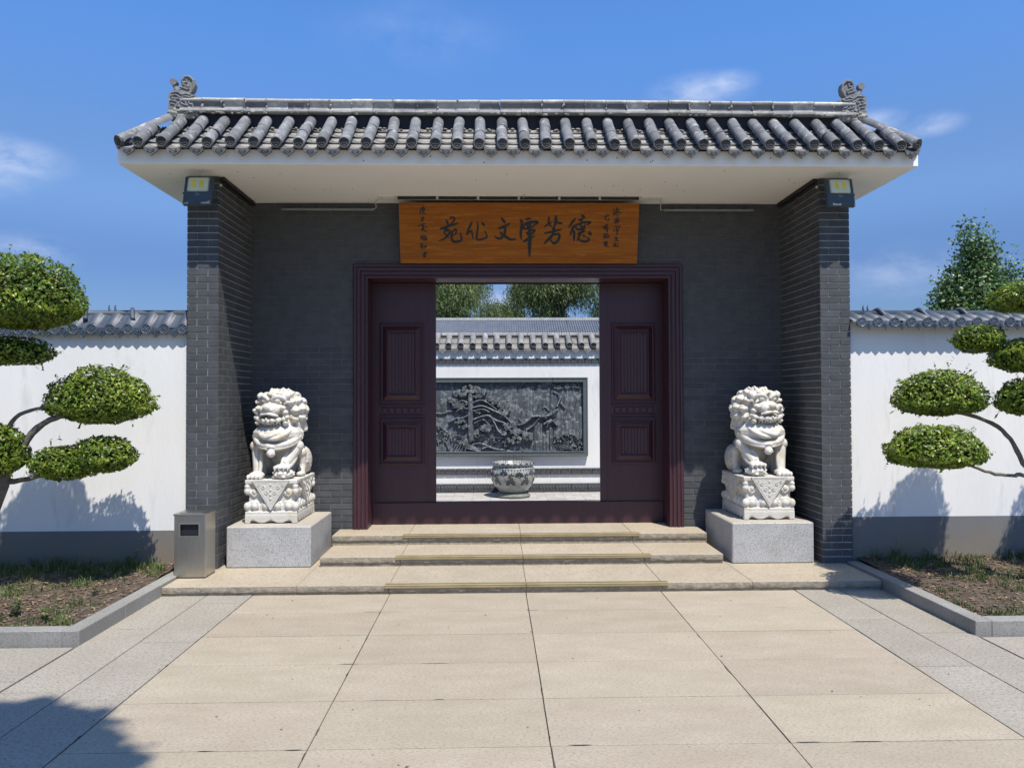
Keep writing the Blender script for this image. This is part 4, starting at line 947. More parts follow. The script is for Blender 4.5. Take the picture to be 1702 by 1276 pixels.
def cloth(parent, P, Q, T_, n, th=.012):
    """triangular cloth end: P,Q top corners, T_ tip, n outward normal"""
    P, Q, T_, n = Vector(P), Vector(Q), Vector(T_), Vector(n); c = (P+Q+T_)/3; mb = MB()
    def tri(s_, h, d): 
        a = [c+(v-c)*s_+n*h for v in (P, Q, T_)]; b_ = [c+(v-c)*s_+n*(h-d) for v in (P, Q, T_)]
        mb.add(a+b_, [(0, 1, 2), (5, 4, 3), (0, 3, 4, 1), (1, 4, 5, 2), (2, 5, 3, 0)])
    tri(1, th*.8, .035)
    for s0, s1, h in ((1.0, .9, th), (.86, .80, th)):
        a = [c+(v-c)*s0+n*h for v in (P, Q, T_)]; b_ = [c+(v-c)*s1+n*h for v in (P, Q, T_)]; cc = [c+(v-c)*s0+n*(th*.7) for v in (P, Q, T_)]; d = [c+(v-c)*s1+n*(th*.7) for v in (P, Q, T_)]
        mb.add(a+b_+cc+d, [(0, 1, 4, 3), (1, 2, 5, 4), (2, 0, 3, 5), (6, 7, 1, 0), (7, 8, 2, 1), (8, 6, 0, 2), (3, 4, 10, 9), (4, 5, 11, 10), (5, 3, 9, 11)])
    ux = (Q-P).normalized(); uz = (T_-(P+Q)/2).normalized(); w = (Q-P).length; h = (T_-(P+Q)/2).length
    for s_ in (-1, 1):
        for (a, b_) in ((.20, .22), (.10, .40), (.32, .14)):
            pts = [(P+Q)/2+ux*(s_*w*(a+.055*cos(t)*(1-t/9)))+uz*(h*(b_)+.055*w*sin(t)*(1-t/9))+n*th for t in np.linspace(0, 6.5, 12)]
            mb.tube(pts, .004, 5)
    for b_ in (.15, .32, .48, .62): mb.ell((P+Q)/2+uz*h*b_+n*th, (.012, .006, .012) if abs(n.y) > .5 else (.006, .012, .012), n=8, m=5)
    o = mb.build('cloth_panel', M['marble_pat'], parent); fix_normals(o.data); return o
for sx, nm in ((-1, 'left'), (1, 'right')):
    xa, xb = sorted((sx*2.068, sx*2.884)); 
    pl = MB().bbox(xa, xb, .036, .965, Z1+.001, .480, .010); pl.m = [1 if i == 5 else 0 for i in range(len(pl.m))]
    p = pl.build('granite_plinth', [M['plinth'], M['plinth_top']]); tag(p, 'speckled grey granite block under the %s stone lion' % nm, 'plinth', 'granite blocks under the lions')
    bx0, bx1 = sorted((sx*2.245, sx*2.765)); cx = (bx0+bx1)/2
    ln = thing('stone_lion', 'white marble guardian lion %s of the door, forepaw on a ball toward the steps' % nm if True else '', 'statue', (cx, .5, .48), 'pair of stone lions')
    bm_ = base_mesh(bx0, bx1, .205, .930); bs = link('carved_base', bm_, ln); bm_.materials.clear(); bm_.materials.append(M['marble'])
    cloth(bs, (bx0+.075, .205, .912), (bx1-.075, .205, .912), (cx, .205, .612), (0, -1, 0))
    for q, xx in ((-1, bx0), (1, bx1)): cloth(bs, (xx, .34, .912), (xx, .80, .912), (xx, .57, .625), (q, 0, 0))
    lm_ = lion_mesh(-sx); lf_ = link('lion_figure', lm_, ln); lm_.materials.clear(); lm_.materials.append(M['marble'])
    lf_.location = (cx+sx*(-.0), .485, .912); 

# ------------------------------------------------------------------ litter bin
bn = thing('litter_bin', 'square brushed steel litter bin with a dark slot beside the left wing wall', 'litter bin', (-3.07, -.24, Z1))
bx0, bx1, by0, by1, bz0, bz1 = -3.212, -2.928, -.365, -.125, Z1+.012, .655
m = MB(); ox0, ox1, oz0, oz1 = bx0+.055, bx0+.222, .470, .575
m.box(bx0, ox0, by0, by0+.004, bz0, bz1); m.box(ox1, bx1, by0, by0+.004, bz0, bz1); m.box(ox0, ox1, by0, by0+.004, bz0, oz0); m.box(ox0, ox1, by0, by0+.004, oz1, bz1)
m.box(bx0, bx0+.004, by0+.004, by1, bz0, bz1); m.box(bx1-.004, bx1, by0+.004, by1, bz0, bz1); m.box(bx0+.004, bx1-.004, by1-.004, by1, bz0, bz1)
m.build('body', M['steel'], bn)
fr = MB()
for a in ((ox0-.012, ox1+.012, oz0-.012, oz0), (ox0-.012, ox1+.012, oz1, oz1+.012), (ox0-.012, ox0, oz0, oz1), (ox1, ox1+.012, oz0, oz1)): fr.bbox(a[0], a[1], by0-.006, by0-.0005, a[2], a[3], .001)
fr.build('slot_frame', M['steel_lt'], bn)
MB().box(bx0+.01, bx1-.01, by0+.02, by1-.01, bz0+.1, bz1-.03).build('inner_bucket', M['black'], bn)
m = MB(); m.bbox(bx0-.008, bx1+.008, by0-.008, by1+.008, bz1, bz1+.016, .003); m.build('lid', M['steel'], bn)
MB().bbox(bx0+.04, bx1-.04, by0+.035, by1-.035, bz1+.016, bz1+.022, .002).build('ashtray', M['steel_lt'], bn)
MB().box(bx0+.006, bx1-.006, by0+.006, by1-.006, Z1+.001, bz0).build('foot', M['black'], bn)
MB().box(bx1-.010, bx1+.0012, by0-.0012, by0+.010, bz0, bz1).build('corner_bead', M['steel_lt'], bn)

# ------------------------------------------------------------------ boundary walls with glazed coping
def flower_disc(r):
    mb = MB(); n = 20; prof = [(0, -.004), (r*.16, -.006), (r*.22, -.002), (r*.70, -.002), (r*.78, -.007), (r*.95, -.007), (r, -.002), (r, .012)]
    mb.add([(p*cos(2*pi*j/n), y, p*sin(2*pi*j/n)) for p, y in prof for j in range(n)], [(i*n+j, i*n+(j+1) % n, (i+1)*n+(j+1) % n, (i+1)*n+j) for i in range(len(prof)-1) for j in range(n)])
    for k in range(6):
        a = 2*pi*k/6+.26; mb.ell((cos(a)*r*.45, -.004, sin(a)*r*.45), (r*.15, .003, r*.15), n=8, m=5)
    return mb
def wall(sx, nm, yw, zg, zd, sp, over, zr):
    w = thing('boundary_wall', 'white plastered garden wall with grey skirting and blue-grey glazed coping, %s of the gate' % nm, 'wall', (sx*6, yw+.15, 0), 'white garden walls')
    x0, x1 = sorted((sx*(C+.0015), sx*11))
    MB().box(x0, x1, yw, yw+.26, zg, zd+.02).build('plastered_face', M['plaster'], w)
    MB().box(x0, x1, yw-.004, yw+.264, -.03, zg-.001).build('skirting', M['skirt'], w)
    yd = yw-over; r = sp*.315
    md = mesh_only(flower_disc(r), 'cap_disc', M['glaze_dk'], True); fix_normals(md)
    mdr = mesh_only(drip_mesh(sp*.62, r*1.75, arc=-.004), 'drip_face', M['glaze_dk'])
    # wave tile: one crest and one valley, rising to the ridge
    ry = yw+.10; n = 16; th = MB(); vs = []
    hr = zr-.03-zd
    for j, (yy, zz) in enumerate(((0, r*.15), (0, r*.15+.006), (ry-yd, hr))):
        for i in range(n+1):
            t = i/n-.5; a = max(0., cos(pi*t/.62)) if abs(t) < .31 else 0.; hgt = r*.95*a**.75
            vs.append((t*sp, yy, zz+hgt*(1 if j < 2 else .45)-(.010 if j == 0 else 0)))
    k = n+1; th.add(vs, [(j*k+i, j*k+i+1, (j+1)*k+i+1, (j+1)*k+i) for j in range(2) for i in range(n)])
    mt = mesh_only(th, 'glazed_tile', M['glaze'], False); 
    fl = [abs(p.normal.z) > .0 for p in mt.polygons]; mt.polygons.foreach_set('use_smooth', [True]*len(mt.polygons))
    nt_ = int((x1-x0)/sp)
    for i in range(nt_):
        x = (x0 if sx > 0 else x1)+sx*(sp*(i+.5)-(.0 if sx > 0 else .02))
        o = inst('glazed_tile', mt, (x, yd, zd), w, rot=(random.uniform(-.01, .01), 0, 0))
        d = link('cap_disc', md, o); d.location = (0, -.001, 0)
        d = link('drip_face', mdr, o); d.location = (sp/2, .004, r*.25)
    rd = MB(); rd.tube([(x0, ry+.02, zr-.035), (x1, ry+.02, zr-.035)], .040, 12); rd.build('ridge_roll', M['glaze'], w, smooth=True)
    bk_ = MB(); bk_.add([(x0, ry, zr-.05), (x1, ry, zr-.05), (x1, yw+.34, zd), (x0, yw+.34, zd)], [(0, 1, 2, 3)[::-1]]); bk_.build('rear_slope', M['glaze'], w)
    MB().box(x0, x1, yw-.0, yw+.3, zd+.001+.02, zd+.045).build('tile_batten', M['mortar_dark'], w)
    # saddle pieces over the ridge
    for q in range(4):
        x = sx*(C+.62+q*.46) if sx < 0 else C+.36+q*.42
        sd = MB(); sd.tube(smooth_line([(x-.03, ry+.05, zr-.01), (x, ry-.01, zr+.012), (x+.03, ry-.07, zr-.05), (x+.055, ry-.11, zr-.10)], 3), .021, 8)
        sd.build('saddle_tile', M['glaze'], w, smooth=True)
    pts = [at(181, 505, ry), at(183, 515, ry)] if sx < 0 else [at(1434, 506, ry), at(1436, 516, ry)]
    f = MB()
    for dx in (0, .045) if sx > 0 else (0, .06): f.tube([(pts[1].x+dx, ry, zr-.02), (pts[0].x+dx, ry, zr+.03), (pts[0].x+dx+.006, ry, zr+.055)], [.012, .008, .003], 6)
    f.build('finial', M['glaze_dk'], w)
wall(-1, 'left', .10, .440, 2.405, .175, .052, 2.605)
wall(1, 'right', .045, .530, 2.452, .165, .112, 2.590)

# ------------------------------------------------------------------ courtyard and spirit wall
cy = MB().box(-7, 7, 1.45, 5.62, -.05, ZC-.012).build('courtyard_floor', M['joint'], kind='structure')
MB().box(-7, 7, 1.452, 3.74, ZC-.011, ZC-.001).build('courtyard_screed', M['paver'], cy)
pm = mesh_only(MB().bbox(-.149, .149, -.0735, .0735, -.03, 0, .003), 'paver', M['paver'])
for j in range(12):
    for i in range(15):
        inst('paver', pm, (-2.15+.302*i+(.151 if j % 2 else 0), 3.82+.150*j, ZC+random.uniform(-.0015, .001)), cy)
sw = thing('spirit_wall', 'white screen wall with a tiled coping and a carved stone relief, behind the open door', 'wall', (0, 5.7, ZC))
YW = 5.50
MB().box(-4.5, 4.5, YW, YW+.30, ZC, 2.50).build('plastered_face', M['plaster'], sw)
def frieze(name, z0, z1, dep, pitch, kind):
    n = int(8/pitch)
    mb = MB()
    for i in range(n):
        a = -4+pitch*i; mb.bbox(a+.003, a+pitch-.003, YW-dep, YW+.01, z0, z1, .004)
        h = z1-z0; c = (a+pitch/2)
        if kind == 'block': mb.tube([(a+.03, YW-dep-.003, z0+h*.25), (c, YW-dep-.003, z0+h*.25), (a+pitch-.03, YW-dep-.003, z0+h*.25)], .005, 5); [mb.ell((a+pitch*(q+.5)/5, YW-dep, z0+h*.55), (pitch*.08, .010, h*.22), n=8, m=5) for q in range(5)]
        else: [mb.tube([(a+pitch*q/2+.01, YW-dep-.002, z0+h*.25), (a+pitch*q/2+.01, YW-dep-.002, z0+h*.75), (a+pitch*(q+.6)/2, YW-dep-.002, z0+h*.75), (a+pitch*(q+.6)/2, YW-dep-.002, z0+h*.45)], .0045, 4) for q in range(2)]
    mb.build(name, M['frieze'], sw)
frieze('base_band', ZC+.001, .249, .055, .28, 'block'); frieze('carved_band', .402, .507, .03, .18, 'key'); frieze('eave_frieze', 2.308, 2.392, .028, .12, 'key')
MB().box(-4.4, 4.4, YW-.026, YW-.001, 2.394, 2.56).build('cornice', M['plaster'], sw)
YD = YW-.085; zd2 = 2.615; sl2 = .70
r2 = .052; ml = mesh_only(disc_mesh(r2), 'eave_disc', M['tile_dk'], True); fix_normals(ml)
M['tile_w'] = mat('brown_grey_clay_tile', (.17, .165, .155), (.24, .23, .215), 7, .8, .0015, 120, rnd=.16, c3=(.33, .32, .29), s3=9, f3=.36)
a2 = math.atan(sl2); mb2 = [mesh_only(half_tube(l, r2, r2*.93), 'barrel_tile', M['tile_w'], True) for l in (.16, .20)]
mp2 = mesh_only(pan_mesh(.15, .19), 'pan_tile', M['tile_w']); mdp = mesh_only(drip_mesh(.125, .085), 'drip_face', M['tile_w'])
for i in range(-12, 13):
    x = -.0185+.2073*i
    o = inst('barrel_tile', mb2[0], (x, YD, zd2), sw, rot=(a2, random.uniform(-.03, .03), random.uniform(-.02, .02))); d = link('eave_disc', ml, o); d.rotation_euler = (-a2, 0, 0)
    inst('barrel_tile', mb2[1], (x+random.uniform(-.003, .003), YD+.155*cos(a2), zd2+.155*sin(a2)), sw, rot=(a2, 0, random.uniform(-.02, .02)))
    o = inst('pan_tile', mp2, (x+.1036, YD+.01, zd2-.045), sw, rot=(a2-.1, 0, 0)); d = link('drip_face', mdp, o); d.location = (0, -.002, -.004); d.rotation_euler = (-a2+.05, 0, 0)
    inst('pan_tile', mp2, (x+.1036, YD+.14, zd2-.045+.10), sw, rot=(a2-.1, 0, 0))
b = MB(); b.add([(-4.4, YD+.02, 2.545), (4.4, YD+.02, 2.545), (4.4, YD+.30, 2.775), (-4.4, YD+.30, 2.775), (-4.4, YW+.5, 2.53), (4.4, YW+.5, 2.53)], [(0, 1, 2, 3), (3, 2, 5, 4), (0, 4, 5, 1)]); b.build('tile_bed', M['tile_w'], sw)
for i in range(28): MB().bbox(-4.2+.3*i+.002, -4.2+.3*(i+1)-.002, YD+.24, YD+.34, 2.80, 2.850, .008).build('ridge_tile', M['ridge'], sw)
MB().box(-4.2, 4.2, YD+.26, YD+.32, 2.74, 2.801).build('ridge_core', M['tile_w'], sw)
# thin bent wire seen at the right of the opening
tag(MB().tube(smooth_line([(.93, 5.0, 3.0), (.955, 4.9, 2.8), (1.02, 4.8, 2.6), (1.12, 4.6, 2.56)], 4), .006, 6).build('cable', M['black']), 'thin black cable hanging before the tiled coping of the screen wall', 'cable')

# carved relief -------------------------------------------------------------
rel = thing('stone_relief', 'dark blue-grey carved stone relief of a spreading pine, mountains and cranes on the screen wall', 'relief carving', (-.08, YW, 1.4))
RX0, RX1, RZ0, RZ1 = -1.405, 1.243, .790, 1.994
def rz2(x, y): return (x, y)
GX, GZ = 460, 210
zx = np.linspace(RX0, RX1, GX); zz = np.linspace(RZ1, RZ0, GZ)
# drawing coordinates (x right 0..1365, y down 175..762)
sxk = (1368-0)/(1.243-(RX0)); KX = 1368/(1243+1405)*1000
DX = (zx-1.243)*(1368-118)/(1.243+1.297)+1368; DY = 178+(RZ1-zz)*(762-178)/(RZ1-RZ0)
XX, YY = np.meshgrid(DX, DY); Hh = np.zeros_like(XX)
nse = np.array([[mnoise.noise(Vector((x*.012, y*.012, 0)))*.6+mnoise.noise(Vector((x*.05, y*.05, 3)))*.3 for x in DX[::3]] for y in DY[::3]])
nse = np.kron(nse, np.ones((3, 3)))[:GZ, :GX]; Hh += nse*.002
def up(h): np.maximum(Hh, h, out=Hh)
def disc(cx, cy, r, h, dome=.28): 
    d = np.sqrt((XX-cx)**2+(YY-cy)**2)/r; up(np.where(d < 1, h*(1-dome*d**3)+.003*np.cos(d*8)*(d < .8), 0))
def seg(pts, w, h):
    P = smooth_line(pts, 6)
    for a, b_ in zip(P[:-1], P[1:]):
        x0, x1 = min(a[0], b_[0])-w*2, max(a[0], b_[0])+w*2
        ab = b_-a; L2 = max(1e-6, ab@ab); t = np.clip(((XX-a[0])*ab[0]+(YY-a[1])*ab[1])/L2, 0, 1)
        d = np.sqrt((XX-a[0]-t*ab[0])**2+(YY-a[1]-t*ab[1])**2)/w; up(np.where(d < 1, h*np.sqrt(np.clip(1-d*d, 0, 1))*.6+h*.4, 0)*(d < 1))
def peak(cx, cy, w, hgt, h, rib=0):
    t = (YY-cy)/hgt; hw = w*(.12+.88*np.clip(t, 0, 1)**.8); ins = (t > 0) & (t < 1) & (np.abs(XX-cx) < hw)
    e = 1-np.abs(XX-cx)/np.maximum(hw, 1); edge = np.exp(-((e)*hw/5)**2)
    body = h*(.55+.35*e)*(1-t*.45)+h*.75*edge*(1-t*.5)+(rib*.0016*np.sin((XX+.2*YY)*.42)); up(np.where(ins, body, 0))
for c in [(650, 203, 105, 260, .008), (735, 226, 55, 120, .007), (785, 208, 55, 130, .007), (840, 196, 60, 300, .009), (895, 192, 95, 330, .010), (1000, 193, 70, 300, .010), (1085, 228, 65, 250, .009), (1135, 262, 60, 230, .010),
          (175, 295, 70, 150, .009), (140, 335, 60, 110, .012), (210, 335, 60, 110, .012), (150, 400, 60, 60, .014), (925, 365, 55, 150, .013), (870, 395, 45, 130, .012), (1010, 360, 60, 150, .013), (1240, 250, 40, 300, .010), (1330, 330, 80, 330, .010), (1250, 400, 60, 260, .012), (1290, 440, 70, 260, .013)]:
    peak(*c, rib=1)
for x, y0_, y1_, w, h in [(905, 240, 470, 12, .012), (930, 260, 470, 12, .013), (960, 290, 450, 12, .012), (1040, 330, 430, 12, .012), (1070, 320, 430, 12, .012), (1110, 300, 400, 12, .011), (965, 530, 765, 12, .016), (990, 525, 765, 14, .018), (1015, 535, 765, 12, .016), (975, 680, 765, 11, .022),
                          (1010, 650, 765, 11, .022), (1040, 630, 765, 13, .024), (1065, 600, 765, 13, .022), (1100, 570, 765, 14, .019), (1130, 560, 765, 13, .017), (1200, 560, 640, 14, .016), (1230, 520, 640, 13, .015), (1262, 480, 640, 13, .015), (1295, 460, 650, 12, .014), (1322, 520, 650, 12, .014), (1350, 400, 650, 12, .013), (1220, 300, 400, 10, .013)]:
    seg([(x, y0_), (x, y1_)], w, h)
seg([(418, 292), (420, 420), (418, 560), (425, 655)], 25, .030)
for pts, w, h in [(((440, 352), (500, 330), (560, 350), (640, 410)), 8, .030), (((440, 392), (520, 380), (600, 410), (700, 460), (760, 520), (800, 570)), 9, .032), (((445, 420), (520, 405), (580, 430)), 7, .03), (((445, 490), (520, 465), (580, 462), (620, 520), (650, 580), (680, 610)), 9, .033),
                 (((580, 465), (640, 500), (710, 525), (760, 590), (830, 640)), 8, .033), (((450, 520), (520, 490), (560, 520), (590, 560)), 6, .028), (((395, 352), (350, 335), (310, 350)), 7, .028), (((395, 400), (340, 395), (300, 425)), 7, .028), (((118, 438), (190, 440), (230, 425), (290, 422)), 7, .018),
                 (((240, 512), (300, 482), (350, 480), (400, 455)), 7, .026), (((140, 755), (150, 690), (130, 640)), 6, .02), (((185, 755), (190, 680), (205, 610)), 6, .02), (((235, 740), (215, 690), (190, 660)), 5, .02), (((700, 600), (730, 575), (790, 590)), 6, .03),
                 (((1150, 385), (1165, 350), (1185, 305)), 9, .030), (((1125, 265), (1160, 285), (1170, 330)), 8, .022), (((1185, 360), (1215, 395)), 9, .020), (((1020, 470), (1090, 455), (1150, 415)), 12, .032), (((940, 470), (1000, 465), (1060, 480)), 9, .028), (((890, 585), (950, 540), (1000, 480), (1060, 440)), 8, .026),
                 (((820, 540), (880, 520), (940, 470)), 9, .026), (((1040, 530), (1100, 500), (1145, 540)), 10, .030), (((1060, 560), (1080, 520), (1130, 500)), 7, .028), (((830, 490), (860, 520), (900, 500)), 8, .022), (((1030, 400), (1050, 390), (1080, 420)), 8, .022)]:
    seg(pts, w, h)
rr = random.Random(11)
def cluster(cx, cy, a, b_, n, r, h):
    for k in range(n):
        t = rr.uniform(0, 6.28); q = sqrt(rr.random()); disc(cx+a*q*cos(t), cy+b_*q*sin(t), r*rr.uniform(.8, 1.15), h*rr.uniform(.8, 1.12))
for c in [(420, 240, 70, 30, 22, 19, .034), (330, 275, 60, 25, 16, 17, .032), (270, 330, 45, 20, 12, 16, .030), (330, 370, 60, 25, 16, 17, .031), (520, 265, 55, 22, 14, 18, .032), (610, 330, 50, 28, 14, 20, .033), (690, 370, 45, 25, 12, 20, .032), (700, 430, 50, 28, 12, 19, .033), (480, 300, 40, 14, 8, 16, .03),
          (745, 540, 50, 30, 14, 18, .032), (800, 595, 45, 28, 12, 18, .033), (900, 630, 50, 30, 15, 19, .034), (790, 665, 60, 25, 12, 18, .032), (560, 560, 60, 30, 16, 18, .032), (690, 600, 35, 18, 8, 17, .030), (470, 435, 25, 14, 5, 14, .028), (330, 500, 50, 20, 10, 17, .028), (350, 545, 45, 20, 8, 16, .027),
          (490, 625, 50, 22, 26, 9, .026), (640, 660, 70, 22, 30, 9, .025), (715, 700, 45, 20, 20, 9, .025), (170, 610, 70, 70, 46, 9, .020), (310, 650, 60, 30, 26, 9, .022), (1230, 650, 110, 35, 60, 9, .026), (1330, 720, 40, 35, 30, 9, .026), (1140, 700, 30, 40, 18, 9, .022)]:
    cluster(c[0], c[1], c[2], c[3], int(c[4]*1.5), c[5]*.78, c[6])
for k in range(5): seg([(260+28*k, 765), (300+20*k, 700), (370, 655+16*k), (430, 700+10*k), (500, 765)], 6, .018+.002*k)
for k in range(5): seg([(1110+20*k, 765), (1160+8*k, 700+10*k), (1230, 672+16*k), (1300-8*k, 700+10*k), (1340-14*k, 765)], 6, .020+.002*k)
seg([(520, 735), (560, 720), (640, 740), (700, 745), (770, 760)], 8, .02); seg([(430, 700), (500, 690), (600, 725)], 7, .02)
def zc(a, b_): return ((850+a/8.507-700)*5.103, (620+b_/8.507-600)*5.103)
for ch_ in [[((610, 148), (625, 163)), ((603, 190), (628, 184), (612, 206)), ((600, 215), (660, 224), (722, 218)), ((645, 150), (645, 196), (672, 186)), ((682, 155), (712, 155), (706, 196)), ((685, 155), (685, 208))],
            [((780, 143), (785, 153)), ((735, 166), (738, 156), (836, 156), (832, 172)), ((775, 165), (745, 190)), ((765, 172), (802, 170), (750, 202)), ((775, 180), (832, 202)), ((765, 202), (765, 222), (807, 222), (807, 202), (765, 202))],
            [((848, 170), (892, 165)), ((870, 145), (870, 222)), ((868, 178), (852, 200)), ((874, 178), (890, 195)), ((916, 148), (896, 182)), ((930, 148), (958, 182)), ((922, 184), (903, 213), (952, 206)), ((940, 194), (960, 220))]]:
    for s_ in ch_: seg([zc(*p) for p in s_], 5.5, .020)
for xj in (-.497, .421): Hh[:, np.abs(zx-xj) < .0045] -= .004
Hh += np.where(Hh > .024, .012, 0); Hh = np.where(Hh > 0, Hh*1.7, Hh)
vs = [(zx[i], YW-.018-Hh[j, i], zz[j]) for j in range(GZ) for i in range(GX)]
fs = [(j*GX+i, (j+1)*GX+i, (j+1)*GX+i+1, j*GX+i+1) for j in range(GZ-1) for i in range(GX-1)]
cuts = [0, int(np.searchsorted(zx, -.497)), int(np.searchsorted(zx, .421)), GX-1]
for c0_, c1_ in zip(cuts[:-1], cuts[1:]):
    w_ = c1_-c0_+1
    mbp = MB(); mbp.v = [vs[j*GX+i] for j in range(GZ) for i in range(c0_, c1_+1)]; mbp.f = [(j*w_+i, (j+1)*w_+i, (j+1)*w_+i+1, j*w_+i+1) for j in range(GZ-1) for i in range(w_-1)]; mbp.m = [0]*len(mbp.f)
    mbp.build('carved_slab', M['relief'], rel, smooth=False)
fr = MB(); ring(fr, RX0-.085, RX1+.085, RZ0-.072, RZ1+.072, [(0, 0), (0, .078), (.008, .085), (.018, .085), (.022, .076), (.066, .076), (.070, .085), (.078, .085), (.085, .07), (.085, .0)], YW)
o = fr.build('stone_frame', M['relief_fr'], rel)

# ------------------------------------------------------------------ porcelain pot
PYc, PXc, PZ0 = 4.92, .025, ZC
pot = thing('porcelain_urn', 'large round grey-white porcelain urn painted with dark lotus flowers, in the courtyard', 'urn', (PXc, PYc, ZC))
MB().lathe([(0, .001), (.27, .001), (.285, .02), (.285, .035), (.265, .05), (.25, .065), (.255, .075), (0, .075)], 40, (PXc, PYc, ZC)).build('stand', M['stand'], pot, smooth=False)
prof = [(0, .078), (.215, .078), (.222, .10), (.262, .14), (.315, .205), (.352, .28), (.366, .345), (.362, .41), (.345, .465), (.325, .50), (.318, .515), (.330, .527), (.352, .540), (.356, .555), (.345, .566), (.318, .566), (.305, .55), (.30, .50), (0, .49)]
MB().lathe(prof, 56, (PXc, PYc, ZC)).build('bowl', M['porc'], pot, smooth=True)
def surf(theta, z):
    zs = [p[1] for p in prof[2:14]]; rs = [p[0] for p in prof[2:14]]; r = float(np.interp(z, zs, rs))+.0018
    return (PXc+r*sin(theta), PYc-r*cos(theta), ZC+z)
def paint(shapes, name):
    mb = MB()
    for pts in shapes:
        k = len(pts); cx = sum(p[0] for p in pts)/k; cz = sum(p[1] for p in pts)/k
        mb.add([surf(cx, cz)]+[surf(*p) for p in pts], [(0, 1+i, 1+(i+1) % k) for i in range(k)])
    o = mb.build(name, M['porc_b'], pot); return o
def petals(cx, cz, r, n, a0, a1, fat=.3):
    out = []
    for i in range(n):
        a = a0+(a1-a0)*i/(n-1); d = (cos(a), sin(a)); p = (-d[1], d[0])
        out.append([(cx+(d[0]*r*t+p[0]*r*w_)/.36, cz+d[1]*r*t+p[1]*r*w_) for t, w_ in ((.1, 0), (.45, fat*.6), (.75, fat*.5), (1, 0), (.75, -fat*.5), (.45, -fat*.6))])
    return out
for k in range(9):
    th0 = -1.9+k*.72
    paint(petals(th0, .36 if k % 2 else .385, .085, 7, .15, pi-.15)+petals(th0, .36 if k % 2 else .385, .035, 3, -2.6, -.5), 'painted_lotus')
    paint(petals(th0+.33, .24, .092, 7, -.1, pi+.1, .4), 'painted_leaf'); paint(petals(th0+.36, .36, .062, 6, 0.6, 5.2, .35), 'painted_leaf')
    s_ = [[(th0+.01+.12*sin(t*2), .34-.11*t), (th0+.03+.12*sin(t*2), .34-.11*t), (th0+.03+.12*sin((t+.3)*2), .34-.11*(t+.3)), (th0+.01+.12*sin((t+.3)*2), .34-.11*(t+.3))] for t in (0, .3, .6)]
    paint(s_, 'painted_stem')
sc = []
for k in range(44):
    a = 2*pi*k/44; sc.append([(a, .475), (a+.11, .475), (a+.072, .45), (a+.035, .45)])
paint(sc, 'painted_border'); paint([[(2*pi*k/30, .497), (2*pi*(k+.62)/30, .497), (2*pi*(k+.62)/30, .512), (2*pi*k/30, .512)] for k in range(30)], 'painted_border')
rim = MB()
for k in range(22):
    a = 2*pi*k/22; q = [(.359, .545), (.359, .556), (.349, .5675), (.334, .5675)]; w_ = .16
    rim.add([(PXc+r*sin(a+da), PYc-r*cos(a+da), ZC+z) for r, z in q for da in (0, w_*(.6 if k % 2 else 1))], [(0, 1, 3, 2), (2, 3, 5, 4), (4, 5, 7, 6)])
rim.build('painted_rim', M['porc_b'], pot)
for k in range(9):
    x = PXc+random.uniform(-.17, .12); y = PYc+random.uniform(-.1, .12)
    tag(MB().tube([(x, y, ZC+.49), (x+random.uniform(-.01, .01), y, ZC+.49+random.uniform(.14, .26))], .0028, 5).build('incense_stick', M['incense']), 'thin brown incense stick standing in the porcelain urn', 'incense stick', 'incense sticks in the urn')
bd = MB(); bd.tube(smooth_line([(PXc+.13, PYc, ZC+.49), (PXc+.15, PYc, ZC+.62), (PXc+.165, PYc, ZC+.70)], 3), .004, 6); bd.ell((PXc+.165, PYc, ZC+.735), (.016, .016, .035), n=8, m=6); bd.tube([(PXc+.165, PYc, ZC+.76), (PXc+.18, PYc, ZC+1.05)], .0022, 4)
tag(bd.build('lotus_bud', M['incense']), 'dark closed bud on a stalk standing in the urn', 'flower bud')

# ------------------------------------------------------------------ far building
fb = thing('far_hall', 'long low hall with a ribbed blue-grey tiled roof beyond the screen wall', 'building', (0, 50, 0))
MB().box(-20, 20, 48, 56, -.05, 5.6).build('wall', M['plaster'], fb)
rf = MB(); rf.add([(-21, 46.5, 5.3), (21, 46.5, 5.3), (21, 51.5, 7.85), (-21, 51.5, 7.85), (21, 57, 5.3), (-21, 57, 5.3)], [(0, 1, 2, 3), (3, 2, 4, 5), (0, 3, 5), (1, 4, 2)]); rfo = rf.build('roof', M['far_roof'], fb)
rt = MB()
for i in range(230):
    x = -20.9+.182*i; rt.tube([(x, 46.5, 5.36), (x, 51.5, 7.91)], .062, 5, cap=False)
rt.build('tile_rows', M['far_roof'], rfo, kind='stuff')
MB().box(-21, 21, 51.3, 51.7, 7.8, 8.02).build('ridge', M['ridge'], rfo)

